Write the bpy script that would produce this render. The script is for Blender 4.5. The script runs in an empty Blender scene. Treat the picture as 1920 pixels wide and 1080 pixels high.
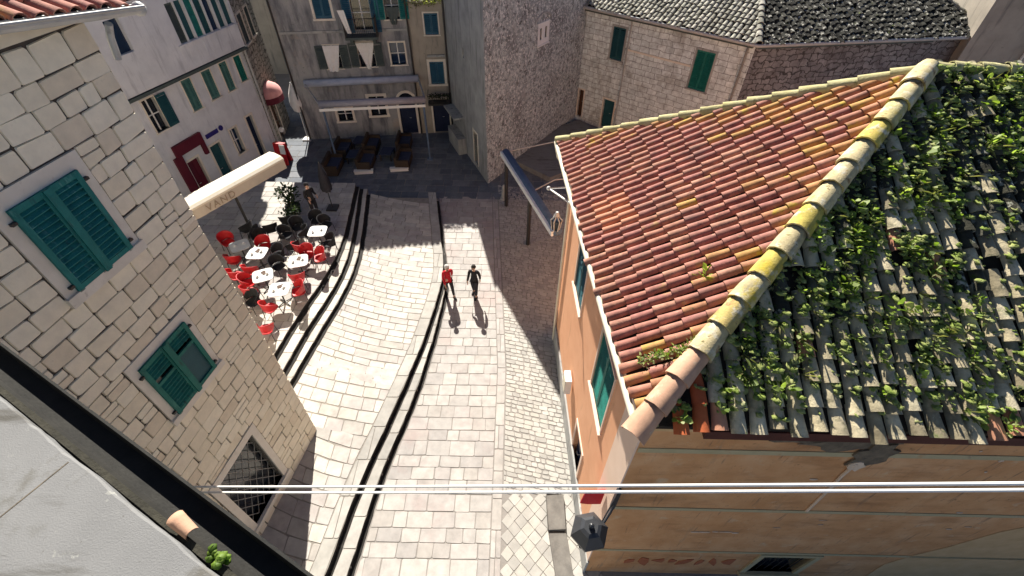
import bpy, math, random
from mathutils import Vector as V, Matrix
random.seed(11)
S = bpy.context.scene
COL = S.collection
R = random.uniform

# ------------------------------------------------------------------ mesh helpers
def rootloc(o):
    l = V((0, 0, 0))
    while o is not None:
        l += V(o.location); o = o.parent
    return l

class MB:
    """collects faces and links them as ONE mesh object"""
    def __init__(s): s.v = []; s.f = []; s.m = []; s.sm = []
    def face(s, pts, m=0, sm=False):
        b = len(s.v); s.v += [V(p) for p in pts]; s.f.append(tuple(range(b, b + len(pts)))); s.m.append(m); s.sm.append(sm)
    def shared(s, pts, faces, m=0, sm=False):
        b = len(s.v); s.v += [V(p) for p in pts]
        for f in faces: s.f.append(tuple(b + i for i in f)); s.m.append(m); s.sm.append(sm)
    def hexa(s, p, m=0):       # p: 4 bottom, 4 top
        s.shared(p, [(3, 2, 1, 0), (4, 5, 6, 7), (0, 1, 5, 4), (1, 2, 6, 5), (2, 3, 7, 6), (3, 0, 4, 7)], m)
    def box(s, x0, x1, y0, y1, z0, z1, m=0):
        s.hexa([(x0, y0, z0), (x1, y0, z0), (x1, y1, z0), (x0, y1, z0), (x0, y0, z1), (x1, y0, z1), (x1, y1, z1), (x0, y1, z1)], m)
    def obox(s, c, ax, ay, az, m=0):   # centre, half vectors
        c, ax, ay, az = V(c), V(ax), V(ay), V(az)
        s.hexa([c - ax - ay - az, c + ax - ay - az, c + ax + ay - az, c - ax + ay - az, c - ax - ay + az, c + ax - ay + az, c + ax + ay + az, c - ax + ay + az], m)
    def prism(s, poly, z0, z1, m=0):
        n = len(poly)
        p = [(q[0], q[1], z0) for q in poly] + [(q[0], q[1], z1) for q in poly]
        s.shared(p, [tuple(range(n - 1, -1, -1)), tuple(range(n, 2 * n))] + [(i, (i + 1) % n, n + (i + 1) % n, n + i) for i in range(n)], m)
    def tube(s, pts, r, n=8, m=0, cap=True, sm=True):
        pts = [V(p) for p in pts]; k = len(pts)
        rr = r if isinstance(r, (list, tuple)) else [r] * k
        vs = []
        t0 = (pts[1] - pts[0]).normalized()
        a = t0.orthogonal().normalized()
        for i in range(k):
            t = (pts[min(i + 1, k - 1)] - pts[max(i - 1, 0)]).normalized()
            a = (a - t * a.dot(t)).normalized(); b = t.cross(a)
            for j in range(n):
                an = 2 * math.pi * j / n
                vs.append(pts[i] + (a * math.cos(an) + b * math.sin(an)) * rr[i])
        fs = []
        for i in range(k - 1):
            for j in range(n):
                fs.append((i * n + j, i * n + (j + 1) % n, (i + 1) * n + (j + 1) % n, (i + 1) * n + j))
        s.shared(vs, fs, m, sm)
        if cap:
            s.face(vs[:n][::-1], m); s.face(vs[-n:], m)
    def ball(s, c, r, m=0, nu=10, nv=7, sz=(1, 1, 1), jit=0):
        c = V(c); vs = []; fs = []
        for i in range(nv + 1):
            th = math.pi * i / nv
            for j in range(nu):
                ph = 2 * math.pi * j / nu
                k = r * (1 + R(-jit, jit))
                vs.append(c + V((math.sin(th) * math.cos(ph) * k * sz[0], math.sin(th) * math.sin(ph) * k * sz[1], math.cos(th) * k * sz[2])))
        for i in range(nv):
            for j in range(nu):
                fs.append((i * nu + j, (i + 1) * nu + j, (i + 1) * nu + (j + 1) % nu, i * nu + (j + 1) % nu))
        s.shared(vs, fs, m, True)
    def build(s, name, mats, parent=None, loc=None):
        me = bpy.data.meshes.new(name)
        org = V(loc) if loc is not None else (rootloc(parent) if parent else V((0, 0, 0)))
        me.from_pydata([v - org for v in s.v], [], s.f)
        if not isinstance(mats, (list, tuple)): mats = [mats]
        for m in mats: me.materials.append(m)
        me.polygons.foreach_set('material_index', s.m)
        me.polygons.foreach_set('use_smooth', s.sm)
        me.update()
        o = bpy.data.objects.new(name, me); COL.objects.link(o)
        if parent is not None: o.parent = parent
        else: o.location = org
        return o

def tag(o, label, cat, group=None, kind=None):
    if label: o['label'] = label
    if cat: o['category'] = cat
    if group: o['group'] = group
    if kind: o['kind'] = kind
    return o
def thing(name, label, cat, loc=(0, 0, 0), group=None):
    o = bpy.data.objects.new(name, None); o.location = loc; o.empty_display_size = .2
    COL.objects.link(o); return tag(o, label, cat, group)
def struct(name, mb, mats, kind='structure'):
    o = mb.build(name, mats); o['kind'] = kind; return o
def dup(o, loc, rz, label, parent=None):
    c = o.copy(); COL.objects.link(c)
    if parent is None:
        c.location = loc; c.rotation_euler = (0, 0, rz); c['label'] = label
    else: c.parent = parent
    for ch in list(o.children): dup(ch, None, 0, None, c)
    return c

class Wall:
    """a vertical wall line a->b; P(s, z, o) is s metres along, z up, o metres out of the face"""
    def __init__(w, a, b, towards):
        w.a = V((a[0], a[1], 0)); bb = V((b[0], b[1], 0)); w.d = (bb - w.a).normalized(); w.L = (bb - w.a).length
        n = V((w.d.y, -w.d.x, 0)); t = V((towards[0], towards[1], 0)) - w.a
        w.n = n if n.dot(t) > 0 else -n
        w.flip = w.n.dot(V((w.d.y, -w.d.x, 0))) < 0
    def P(w, s, z, o=0): return w.a + w.d * s + w.n * o + V((0, 0, z))
def wbox(mb, W, s0, s1, z0, z1, o0, o1, m=0):
    p = [W.P(s0, z0, o1), W.P(s1, z0, o1), W.P(s1, z0, o0), W.P(s0, z0, o0), W.P(s0, z1, o1), W.P(s1, z1, o1), W.P(s1, z1, o0), W.P(s0, z1, o0)]
    if W.flip: p = [p[1], p[0], p[3], p[2], p[5], p[4], p[7], p[6]]
    mb.hexa(p, m)
def wface(mb, W, s0, s1, z0, z1, holes=(), depth=.25, m=0, o=0):
    ss = sorted({s0, s1} | {h[i] for h in holes for i in (0, 1) if s0 < h[i] < s1}); zs = sorted({z0, z1} | {h[i] for h in holes for i in (2, 3) if z0 < h[i] < z1})
    def q(pts): mb.face(pts[::-1] if W.flip else pts, m)
    for i in range(len(ss) - 1):
        for j in range(len(zs) - 1):
            cs, cz = (ss[i] + ss[i + 1]) / 2, (zs[j] + zs[j + 1]) / 2
            if any(h[0] < cs < h[1] and h[2] < cz < h[3] for h in holes): continue
            q([W.P(ss[i], zs[j], o), W.P(ss[i + 1], zs[j], o), W.P(ss[i + 1], zs[j + 1], o), W.P(ss[i], zs[j + 1], o)])
    for h in holes:
        a, b, c, d = h[:4]
        q([W.P(a, c, o), W.P(a, c, o - depth), W.P(b, c, o - depth), W.P(b, c, o)][::-1])
        q([W.P(a, d, o), W.P(b, d, o), W.P(b, d, o - depth), W.P(a, d, o - depth)][::-1])
        q([W.P(a, c, o), W.P(a, d, o), W.P(a, d, o - depth), W.P(a, c, o - depth)][::-1])
        q([W.P(b, c, o), W.P(b, c, o - depth), W.P(b, d, o - depth), W.P(b, d, o)][::-1])
def wpane(mb, W, h, o, m=0):
    p = [W.P(h[0], h[2], o), W.P(h[1], h[2], o), W.P(h[1], h[3], o), W.P(h[0], h[3], o)]
    mb.face(p[::-1] if W.flip else p, m)
def wsurround(mb, W, h, w, o0, o1, sill=True, top=None, m=0):
    a, b, c, d = h[:4]; tp = top if top else w
    wbox(mb, W, a - w, a, c, d, o0, o1, m); wbox(mb, W, b, b + w, c, d, o0, o1, m)
    wbox(mb, W, a - w, b + w, d, d + tp, o0, o1, m)
    if sill: wbox(mb, W, a - w - .03, b + w + .03, c - w * .8, c, o0, o1 + .05, m)
    else: wbox(mb, W, a - w, b + w, c - .02, c, o0, o1, m)
def leaf_louvre(mb, W, s0, s1, z0, z1, o, m=0, slats=True, mid=None, half=None, st=.075):
    t = .045
    wbox(mb, W, s0, s0 + st, z0, z1, o, o + t, m); wbox(mb, W, s1 - st, s1, z0, z1, o, o + t, m)
    wbox(mb, W, s0 + st, s1 - st, z0, z0 + .1, o + .002, o + t - .003, m); wbox(mb, W, s0 + st, s1 - st, z1 - .09, z1, o + .002, o + t - .003, m)
    if mid: wbox(mb, W, s0 + st, s1 - st, mid - .035, mid + .035, o + .002, o + t - .003, m)
    if slats:
        z = z0 + .11
        while z < z1 - .14:
            if not (mid and abs(z + .03 - mid) < .08) and not (half and half[0] < z < half[1]):
                w2 = R(-.006, .006)
                p = [W.P(s0 + st, z + w2, o + t - .004), W.P(s1 - st, z - w2, o + t - .004), W.P(s1 - st, z + .06, o - .02), W.P(s0 + st, z + .06, o - .02)]
                q = [V(a) + V((0, 0, .012)) for a in p]
                mb.hexa(([p[1], p[0], p[3], p[2], q[1], q[0], q[3], q[2]] if W.flip else p + q), m)
            z += .092

# ------------------------------------------------------------------ materials
def nd(nt, t, **kw):
    n = nt.nodes.new(t)
    for k, v in kw.items():
        if k in n.inputs: n.inputs[k].default_value = v
        else: setattr(n, k, v)
    return n
def ramp(nt, fac, cols, pos=None, mode='LINEAR'):
    r = nt.nodes.new('ShaderNodeValToRGB'); e = r.color_ramp; e.interpolation = mode
    n = len(cols)
    while len(e.elements) < n: e.elements.new(.5)
    for i, c in enumerate(cols):
        e.elements[i].position = pos[i] if pos else (i / max(1, n - 1) if mode == 'LINEAR' else i / n)
        e.elements[i].color = (*c, 1)
    nt.links.new(fac, r.inputs[0]); return r.outputs[0]
def mixc(nt, fac, a, b, mode='MIX'):
    n = nt.nodes.new('ShaderNodeMix'); n.data_type = 'RGBA'; n.blend_type = mode
    for sock, x in ((n.inputs[0], fac), (n.inputs[6], a), (n.inputs[7], b)):
        if isinstance(x, (int, float)): sock.default_value = x
        elif isinstance(x, tuple): sock.default_value = (*x, 1)
        else: nt.links.new(x, sock)
    return n.outputs[2]
def noise(nt, co, scale, detail=5, rough=.6, sc=None):
    if sc:
        mp = nd(nt, 'ShaderNodeMapping'); mp.inputs['Scale'].default_value = sc; nt.links.new(co, mp.inputs[0]); co = mp.outputs[0]
    n = nd(nt, 'ShaderNodeTexNoise', Scale=scale, Detail=detail, Roughness=rough); nt.links.new(co, n.inputs['Vector']); return n.outputs['Fac']
def surf(name, cols, scale=2., rough=.85, bump=.25, bscale=25., island=None, stains=(), spec=.3, metal=0, var=.5, bdist=.02, streak=None):
    """cols: base colours spread by noise; island: colours chosen per loose piece; stains: (colour, scale, lo, hi, stretch)"""
    m = bpy.data.materials.new(name); m.use_nodes = True; nt = m.node_tree; b = nt.nodes['Principled BSDF']
    co = nd(nt, 'ShaderNodeTexCoord').outputs['Object']
    f = noise(nt, co, scale, 7, .62)
    if island:
        g = nd(nt, 'ShaderNodeNewGeometry').outputs['Random Per Island']
        base = ramp(nt, g, island, mode='CONSTANT')
        k = ramp(nt, f, [(1 - var,) * 3, (1 + var * .6,) * 3], [.3, .7])
        c = mixc(nt, 1., base, k, 'MULTIPLY')
    else:
        n = len(cols); c = ramp(nt, f, cols, [.3 + .4 * i / max(1, n - 1) for i in range(n)])
    for st in stains:
        col, sc, lo, hi = st[:4]; fz = noise(nt, co, sc, 6, .65, st[4] if len(st) > 4 else None)
        fac = ramp(nt, fz, [(0, 0, 0), (1, 1, 1)], [lo, hi])
        c = mixc(nt, fac, c, col)
    nt.links.new(c, b.inputs['Base Color'])
    b.inputs['Roughness'].default_value = rough; b.inputs['Specular IOR Level'].default_value = spec; b.inputs['Metallic'].default_value = metal
    if bump:
        h = noise(nt, co, bscale, 6, .65)
        bn = nd(nt, 'ShaderNodeBump', Strength=bump, Distance=bdist); nt.links.new(h, bn.inputs['Height']); nt.links.new(bn.outputs[0], b.inputs['Normal'])
    return m
def masonry(name, cols, mortar, bw=.5, bh=.28, ms=.012, warp=.06, axis='xz', bump=.5, stains=(), rough=.9):
    """coursed stone drawn by a brick texture on a warped coordinate"""
    m = bpy.data.materials.new(name); m.use_nodes = True; nt = m.node_tree; b = nt.nodes['Principled BSDF']
    co = nd(nt, 'ShaderNodeTexCoord').outputs['UV']
    obj = nd(nt, 'ShaderNodeTexCoord').outputs['Object']
    w = nd(nt, 'ShaderNodeTexNoise', Scale=2.2, Detail=3); nt.links.new(co, w.inputs['Vector'])
    sub = nd(nt, 'ShaderNodeVectorMath', operation='SUBTRACT'); nt.links.new(w.outputs['Color'], sub.inputs[0]); sub.inputs[1].default_value = (.5, .5, .5)
    sc = nd(nt, 'ShaderNodeVectorMath', operation='SCALE'); nt.links.new(sub.outputs[0], sc.inputs[0]); sc.inputs['Scale'].default_value = warp * 4
    ad = nd(nt, 'ShaderNodeVectorMath', operation='ADD'); nt.links.new(co, ad.inputs[0]); nt.links.new(sc.outputs[0], ad.inputs[1])
    br = nd(nt, 'ShaderNodeTexBrick', Scale=1.); br.inputs['Brick Width'].default_value = bw; br.inputs['Row Height'].default_value = bh; br.inputs['Mortar Size'].default_value = ms
    br.inputs['Mortar Smooth'].default_value = .3
    br.inputs['Color1'].default_value = (*cols[0], 1); br.inputs['Color2'].default_value = (*cols[1], 1); br.inputs['Mortar'].default_value = (*mortar, 1)
    br.offset = .43; br.squash = .8; br.squash_frequency = 3
    nt.links.new(ad.outputs[0], br.inputs['Vector'])
    f = noise(nt, obj, 3.5, 7, .65)
    c = mixc(nt, 1., br.outputs['Color'], ramp(nt, f, [(.62,) * 3, (1.25,) * 3], [.3, .7]), 'MULTIPLY')
    for st in stains:
        fz = noise(nt, obj, st[1], 6, .65, st[4] if len(st) > 4 else None)
        c = mixc(nt, ramp(nt, fz, [(0, 0, 0), (1, 1, 1)], [st[2], st[3]]), c, st[0])
    nt.links.new(c, b.inputs['Base Color']); b.inputs['Roughness'].default_value = rough
    h = mixc(nt, .35, br.outputs['Fac'], noise(nt, obj, 18, 6, .7))
    bn = nd(nt, 'ShaderNodeBump', Strength=bump, Distance=-.03); nt.links.new(h, bn.inputs['Height']); nt.links.new(bn.outputs[0], b.inputs['Normal'])
    return m

LIME = [(.80, .71, .54), (.83, .74, .57), (.78, .69, .52), (.85, .77, .6), (.82, .73, .56), (.74, .64, .48), (.84, .76, .59)]
M = {}
M['limestone'] = surf('limestone_block', None, 5, .9, .35, 30, island=LIME, var=.1, bdist=.01, stains=[((.5, .43, .34), 5, .64, .85)])
M['mortar'] = surf('dark_mortar', [(.05, .042, .034), (.1, .085, .07)], 6, .95, .4, 40)
M['trim'] = surf('pale_stone_trim', [(.66, .6, .5), (.76, .7, .6)], 3, .85, .2, 30, stains=[((.4, .35, .28), 5, .62, .8)])
M['teal'] = surf('teal_paint', [(.008, .135, .125), (.018, .19, .175)], 4, .65, .25, 30, stains=[((.015, .075, .075), 5, .54, .72, (3, 3, .6)), ((.12, .3, .28), 8, .58, .74, (1, 1, .25)), ((.22, .27, .24), 22, .67, .74)], spec=.3)
M['green'] = surf('green_paint', [(.005, .115, .09), (.012, .165, .13)], 4, .65, .25, 30, stains=[((.012, .06, .055), 5, .54, .72, (3, 3, .6)), ((.06, .22, .18), 8, .6, .75, (1, 1, .25)), ((.2, .25, .22), 22, .68, .75)], spec=.3)
M['greygreen'] = surf('faded_green_paint', [(.05, .15, .135), (.085, .2, .18)], 3, .6, .12, 30, stains=[((.04, .1, .1), 7, .58, .75)])
M['bluepaint'] = surf('blue_shutter_paint', [(.02, .08, .13), (.035, .12, .18)], 3, .6, .12, 30)
M['tealdark'] = surf('dark_teal_paint', [(.01, .06, .075), (.02, .085, .1)], 3, .6, .12, 30)
M['greyshut'] = surf('weathered_grey_green_paint', [(.055, .075, .075), (.085, .105, .1)], 3, .7, .15, 30)
M['glass'] = surf('dark_window_glass', [(.008, .012, .018), (.016, .02, .028)], 2, .12, 0, spec=.6)
M['blueglass'] = surf('blue_tinted_glass', [(.006, .018, .05), (.01, .028, .07)], 2, .1, 0, spec=.6)
M['iron'] = surf('black_iron', [(.018, .018, .018), (.035, .032, .03)], 6, .5, .1, 60, spec=.5)
M['rustiron'] = surf('grey_iron_bars', [(.2, .19, .17), (.3, .28, .25)], 6, .5, .1, 60, spec=.5)
M['gutter'] = surf('grey_gutter_metal', [(.34, .34, .33), (.46, .46, .44)], 3, .45, .1, 20, stains=[((.2, .19, .17), 4, .6, .75)], spec=.5)
M['cream_metal'] = surf('cream_painted_metal', [(.6, .55, .42), (.72, .67, .54)], 3, .5, .1, 20)
M['white_plaster'] = surf('weathered_white_plaster', [(.54, .55, .58), (.68, .69, .71)], 1.3, .9, .2, 25, stains=[((.33, .34, .37), 1.2, .54, .78, (3, 3, .35)), ((.24, .24, .26), 5, .66, .8)])
M['grey_plaster'] = surf('stained_grey_plaster', [(.17, .175, .185), (.31, .31, .31), (.38, .37, .35)], .8, .92, .35, 18, stains=[((.10, .105, .12), 1.2, .48, .68, (1.6, 1.6, .3)), ((.4, .33, .27), .7, .6, .75), ((.1, .1, .1), 5, .62, .76)])
M['warm_plaster'] = surf('stained_beige_plaster', [(.3, .27, .22), (.42, .37, .3)], 1, .92, .35, 18, stains=[((.14, .13, .12), 1.5, .55, .75, (2.5, 2.5, .3)), ((.1, .1, .1), 7, .64, .78)])
M['render'] = surf('crumbling_lime_render', [(.16, .185, .19), (.29, .325, .33), (.45, .5, .5), (.58, .63, .62)], 5.5, .95, 1.0, 14, stains=[((.2, .21, .215), .5, .5, .66), ((.1, .105, .108), 4.5, .52, .58), ((.7, .72, .7), 9, .52, .6), ((.05, .052, .052), 13, .58, .66), ((.34, .35, .34), .9, .58, .7)], bdist=.06)
M['renderside'] = surf('smooth_streaked_render', [(.27, .275, .265), (.42, .42, .4)], 1.2, .92, .3, 14, stains=[((.15, .15, .15), 1.6, .52, .72, (2.5, 2.5, .25))])
M['coursed'] = masonry('coursed_grey_stone', [(.62, .68, .68), (.73, .78, .77)], (.14, .145, .145), .62, .3, .011, .05, stains=[((.2, .18, .16), .7, .55, .75), ((.1, .09, .08), 4, .66, .78)])
M['rough_stone'] = masonry('rough_dark_stone', [(.2, .185, .18), (.3, .275, .26)], (.07, .06, .055), .5, .28, .03, .16, stains=[((.1, .08, .075), .8, .5, .72), ((.36, .32, .28), 4, .66, .76)])  # darker, rougher masonry than the coursed front
M['alleystone'] = masonry('pale_rubble_stone', [(.34, .32, .27), (.46, .43, .36)], (.12, .11, .09), .45, .28, .03, .14, stains=[((.2, .19, .17), 1, .55, .7)])
M['orange_shade'] = surf('faded_orange_plaster_shade', [(.50, .245, .1), (.58, .31, .14), (.64, .38, .2)], 1.3, .92, .35, 40, stains=[((.34, .165, .07), 1.1, .52, .74, (.5, 1, 1.6)), ((.58, .42, .27), 2.2, .6, .73), ((.3, .2, .12), 1.7, .6, .78, (2.6, 2.6, .3)), ((.5, .4, .28), 17, .66, .72), ((.24, .13, .065), 11, .62, .74), ((.22, .13, .08), 2.2, .6, .72, (5, 5, .5)), ((.56, .4, .28), 5, .66, .74)], bdist=.02)  # shaded copy of the house plaster, darker than the sunlit side wall
M['orange_lit'] = surf('orange_plaster_lit', [(.66, .33, .18), (.74, .4, .23)], 1.5, .9, .2, 30, stains=[((.5, .26, .14), 1.8, .6, .75, (2, 2, .3))])  # sunlit copy of the house plaster: sunlight put into a lighter colour
M['peach'] = surf('pale_peach_plaster', [(.7, .52, .4), (.76, .58, .46)], 1.5, .9, .2, 30)
M['band'] = surf('grey_green_band', [(.38, .33, .19), (.45, .39, .24)], 3, .9, .2, 30, stains=[((.4, .24, .11), 3, .58, .72)])
M['greypatch'] = surf('grey_mortar_patch', [(.5, .33, .16), (.6, .41, .22)], 3, .95, .4, 20)
M['mould'] = surf('dark_mould', [(.09, .075, .055), (.2, .16, .11)], 8, .95, .6, 30)
M['flake'] = surf('pale_exposed_plaster', [(.55, .42, .3), (.66, .54, .42)], 8, .95, .2, 30)
M['redflake'] = surf('rust_red_paint_remains', [(.34, .1, .045), (.42, .15, .07)], 8, .95, .2, 30)
CLAY = [(.39, .175, .13), (.35, .15, .115), (.41, .20, .145), (.34, .145, .12), (.37, .165, .13), (.42, .215, .15), (.385, .18, .125), (.36, .16, .125)]
M['clay'] = surf('red_clay_tile', None, 5, .9, .4, 40, island=CLAY, var=.4, bdist=.012, stains=[((.15, .08, .07), 6, .57, .74), ((.46, .34, .22), 11, .61, .73), ((.4, .26, .1), 2.4, .6, .74), ((.22, .12, .1), 1.3, .55, .75)])
M['ochre'] = surf('lichen_ochre_tile', None, 5, .9, .4, 40, island=[(.44, .225, .1), (.42, .2, .11), (.47, .27, .095), (.41, .195, .115), (.45, .24, .105)], var=.4, bdist=.01, stains=[((.28, .13, .095), 4, .52, .68), ((.46, .33, .06), 4, .53, .66), ((.16, .12, .06), 9, .64, .74)])
M['neworange'] = surf('new_orange_tile', None, 5, .85, .2, 40, island=[(.5, .23, .14), (.54, .26, .16), (.47, .21, .13)], var=.15, bdist=.01)
M['redtile'] = surf('fresh_red_tile', None, 5, .85, .2, 40, island=[(.46, .1, .035), (.52, .13, .045)], var=.2, bdist=.01)
GREYT = [(.54, .46, .29), (.46, .385, .24), (.58, .5, .33), (.38, .32, .2), (.56, .48, .31), (.33, .28, .18), (.64, .56, .38)]
M['greytile'] = surf('lichen_grey_tile', None, 5, .95, .6, 35, island=GREYT, var=.45, bdist=.015, stains=[((.09, .09, .05), 4.5, .56, .68), ((.62, .58, .42), 9, .62, .72), ((.13, .19, .045), 3.1, .58, .7)])
M['darktile'] = surf('blackened_mossy_tile', None, 4, .95, .8, 30, island=[(.022, .022, .018), (.04, .04, .033), (.014, .014, .012), (.06, .058, .048)], var=.5, bdist=.02, stains=[((.5, .49, .43), 5, .565, .62), ((.2, .25, .07), 3, .64, .72)])
M['mosstile'] = surf('black_moss_tile', None, 4, .95, .8, 30, island=[(.05, .048, .032), (.03, .03, .02), (.08, .075, .05), (.12, .115, .085)], var=.5, bdist=.02, stains=[((.42, .41, .33), 5, .575, .64), ((.05, .085, .018), 3.3, .56, .66)])
M['paletile'] = surf('silver_lichen_tile', None, 4, .95, .8, 30, island=[(.3, .29, .25), (.38, .37, .31), (.24, .23, .19), (.44, .42, .36)], var=.5, bdist=.02, stains=[((.06, .06, .05), 6, .56, .66), ((.3, .32, .12), 3, .62, .72)])
M['underroof'] = surf('dark_roof_bed', [(.014, .011, .008), (.035, .027, .018)], 5, .95, .4, 30)
M['hipcap'] = surf('yellow_lichen_ridge_tile', None, 4, .92, .5, 35, island=[(.5, .43, .2), (.54, .46, .26), (.46, .36, .13), (.5, .42, .24), (.52, .42, .1)], var=.45, bdist=.02, stains=[((.56, .52, .4), 5, .53, .64), ((.3, .17, .08), 4, .58, .7), ((.14, .13, .05), 8, .6, .7), ((.5, .38, .05), 2.2, .58, .7)])
M['hipclay'] = surf('pinkish_ridge_tile', None, 4, .9, .3, 35, island=[(.54, .33, .22), (.5, .3, .2)], var=.2, bdist=.012, stains=[((.45, .42, .3), 5, .6, .7)])
M['mossbed'] = surf('mossy_mortar', [(.1, .1, .04), (.22, .21, .09), (.32, .29, .15)], 7, .95, .8, 30, bdist=.03)
M['edge'] = surf('yellowed_verge_mortar', [(.38, .34, .15), (.5, .46, .27)], 5, .95, .6, 25, stains=[((.2, .2, .06), 5, .58, .7)], bdist=.02)
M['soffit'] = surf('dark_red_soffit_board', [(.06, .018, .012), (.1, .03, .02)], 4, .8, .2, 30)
M['moss'] = surf('moss', [(.08, .12, .02), (.19, .25, .05), (.3, .33, .11), (.44, .43, .26)], 4, .95, .8, 50)
def leafmat(name, cols):
    m = surf(name, None, 6, .55, 0, island=cols, var=.3, spec=.35)
    nt = m.node_tree; b = nt.nodes['Principled BSDF']
    b.inputs['Transmission Weight'].default_value = 0
    tr = nd(nt, 'ShaderNodeBsdfTranslucent'); src = b.inputs['Base Color'].links[0].from_socket
    hs = mixc(nt, 1., src, (1.5, 1.7, .6), 'MULTIPLY'); nt.links.new(hs, tr.inputs['Color'])
    mx = nd(nt, 'ShaderNodeMixShader'); mx.inputs[0].default_value = .45
    nt.links.new(b.outputs[0], mx.inputs[1]); nt.links.new(tr.outputs[0], mx.inputs[2])
    nt.links.new(mx.outputs[0], nt.nodes['Material Output'].inputs[0]); return m
M['weed'] = leafmat('weed_leaf', [(.15, .22, .04), (.23, .3, .07), (.1, .15, .035), (.32, .4, .12), (.18, .25, .06), (.37, .41, .18)])
M['darkleaf'] = leafmat('dark_leaf', [(.02, .035, .015), (.03, .05, .02), (.025, .04, .025), (.05, .07, .04)])
M['dryweed'] = leafmat('dry_weed', [(.2, .2, .1), (.26, .24, .13), (.15, .18, .07)])
# paving
M['slab'] = surf('pale_paving_slab', None, 3, .75, .25, 35, island=[(.42, .395, .355), (.47, .44, .395), (.38, .355, .325), (.44, .4, .37), (.42, .4, .375), (.5, .47, .42), (.39, .355, .335)], var=.2, bdist=.01, stains=[((.3, .275, .25), 1.3, .58, .76), ((.19, .17, .15), 5, .69, .8), ((.24, .21, .19), 9, .68, .8)])
M['pinkslab'] = surf('pinkish_paving_slab', None, 3, .75, .25, 35, island=[(.365, .345, .325), (.40, .375, .352), (.35, .325, .305), (.42, .395, .368), (.375, .348, .33), (.335, .315, .30), (.365, .34, .315)], var=.2, bdist=.01, stains=[((.335, .265, .25), .5, .54, .74), ((.26, .24, .225), 1.6, .62, .76), ((.17, .15, .135), 6, .7, .8), ((.24, .21, .19), 9, .68, .8)])
M['cobble'] = surf('worn_cobble', None, 3, .75, .3, 35, island=[(.37, .355, .325), (.42, .40, .365), (.33, .315, .29), (.40, .38, .34)], var=.16, bdist=.008, stains=[((.3, .28, .25), 7, .66, .8)])
M['joint'] = surf('paving_joint_dirt', [(.2, .18, .16), (.28, .26, .23)], 5, .95, .3, 40)
M['ground'] = surf('packed_grey_ground', [(.2, .185, .17), (.27, .25, .23)], .8, .95, .3, 20)
M['shadeslab'] = surf('shaded_worn_slab', None, 3, .8, .25, 35, island=[(.125, .14, .165), (.15, .165, .19), (.11, .125, .15), (.17, .18, .2), (.135, .15, .17)], var=.2, bdist=.008, stains=[((.1, .1, .105), 1.1, .56, .75)])  # shade of the upper square painted in: cooler, darker than the other paving
M['stepstone'] = surf('pale_step_stone', None, 3, .75, .2, 35, island=[(.46, .43, .38), (.5, .47, .42), (.43, .4, .36)], var=.14, bdist=.008, stains=[((.3, .28, .25), 5, .66, .8)])
M['kerbgrey'] = surf('grey_edge_slab', None, 3, .8, .25, 35, island=[(.37, .355, .325), (.41, .39, .36), (.34, .325, .3)], var=.2, bdist=.008)
M['shadestrip'] = surf('painted_shadow_strip', [(.012, .011, .01), (.03, .027, .024)], 6, .85, .4, 40, stains=[((.1, .09, .08), 3.5, .62, .74), ((.2, .18, .16), 14, .69, .77)])  # near-black colour stands in for shade on risers and shadow at step feet
M['concrete'] = surf('grey_concrete', [(.175, .175, .173), (.215, .215, .212)], 1.6, .9, .4, 90, stains=[((.125, .12, .105), 1.8, .55, .74), ((.22, .22, .215), 4, .6, .72), ((.1, .095, .085), 26, .66, .74), ((.11, .1, .08), .9, .6, .72), ((.07, .065, .06), 14, .69, .76), ((.27, .27, .25), 9, .66, .7), ((.095, .09, .08), 1.3, .56, .7, (.5, 3, 1))], bdist=.012)
M['black'] = surf('tar_black_metal', [(.008, .008, .007), (.02, .019, .016)], 5, .7, .2, 40)
M['greentar'] = surf('mossy_dark_flashing', [(.02, .019, .014), (.045, .042, .03)], 8, .9, .6, 40)
M['red'] = surf('red_plastic', [(.42, .008, .012), (.5, .015, .02)], 3, .45, .05, 30, spec=.45)
M['redcloth'] = surf('red_cloth', [(.38, .008, .02), (.46, .02, .03)], 6, .9, .2, 60)
M['maroon'] = surf('maroon_paint', [(.09, .006, .018), (.12, .01, .025)], 3, .6, .1, 30)
M['whitecloth'] = surf('white_cloth', [(.7, .69, .66), (.8, .79, .77)], 5, .9, .2, 30)
M['greycloth'] = surf('pale_grey_tabletop', [(.5, .51, .5), (.6, .61, .6)], 4, .6, .1, 30)
M['awning'] = surf('cream_canvas', [(.70, .64, .52), (.76, .70, .58)], 2, .85, .12, 40, stains=[((.55, .5, .4), 2.5, .6, .8)])
M['valance'] = surf('beige_canvas_valance', [(.50, .45, .36), (.56, .5, .41)], 3, .9, .12, 40)
M['letter'] = surf('brown_lettering', [(.29, .23, .165), (.35, .28, .21)], 6, .9, .05, 40)
M['bluebar'] = surf('pale_blue_metal', [(.38, .43, .55), (.5, .54, .64)], 3, .45, .05, 30, spec=.5)
M['mauvebar'] = surf('mauve_grey_metal', [(.25, .24, .28), (.34, .33, .37)], 3, .5, .05, 30)
M['navybar'] = surf('dark_blue_canvas_roll', [(.07, .11, .18), (.12, .17, .25)], 3, .6, .1, 30)
M['whitemetal'] = surf('white_painted_metal', [(.68, .68, .66), (.76, .76, .74)], 3, .4, .05, 30)
M['wicker'] = surf('brown_wicker', [(.03, .022, .016), (.07, .05, .035)], 20, .8, .8, 70)
M['cushion'] = surf('navy_cushion', [(.025, .035, .07), (.04, .05, .095)], 5, .95, .2, 50)
M['wood'] = surf('dark_wood', [(.05, .025, .015), (.1, .05, .03)], 5, .7, .2, 30)
M['navydoor'] = surf('navy_door_paint', [(.006, .012, .04), (.012, .022, .06)], 3, .5, .1, 30)
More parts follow.
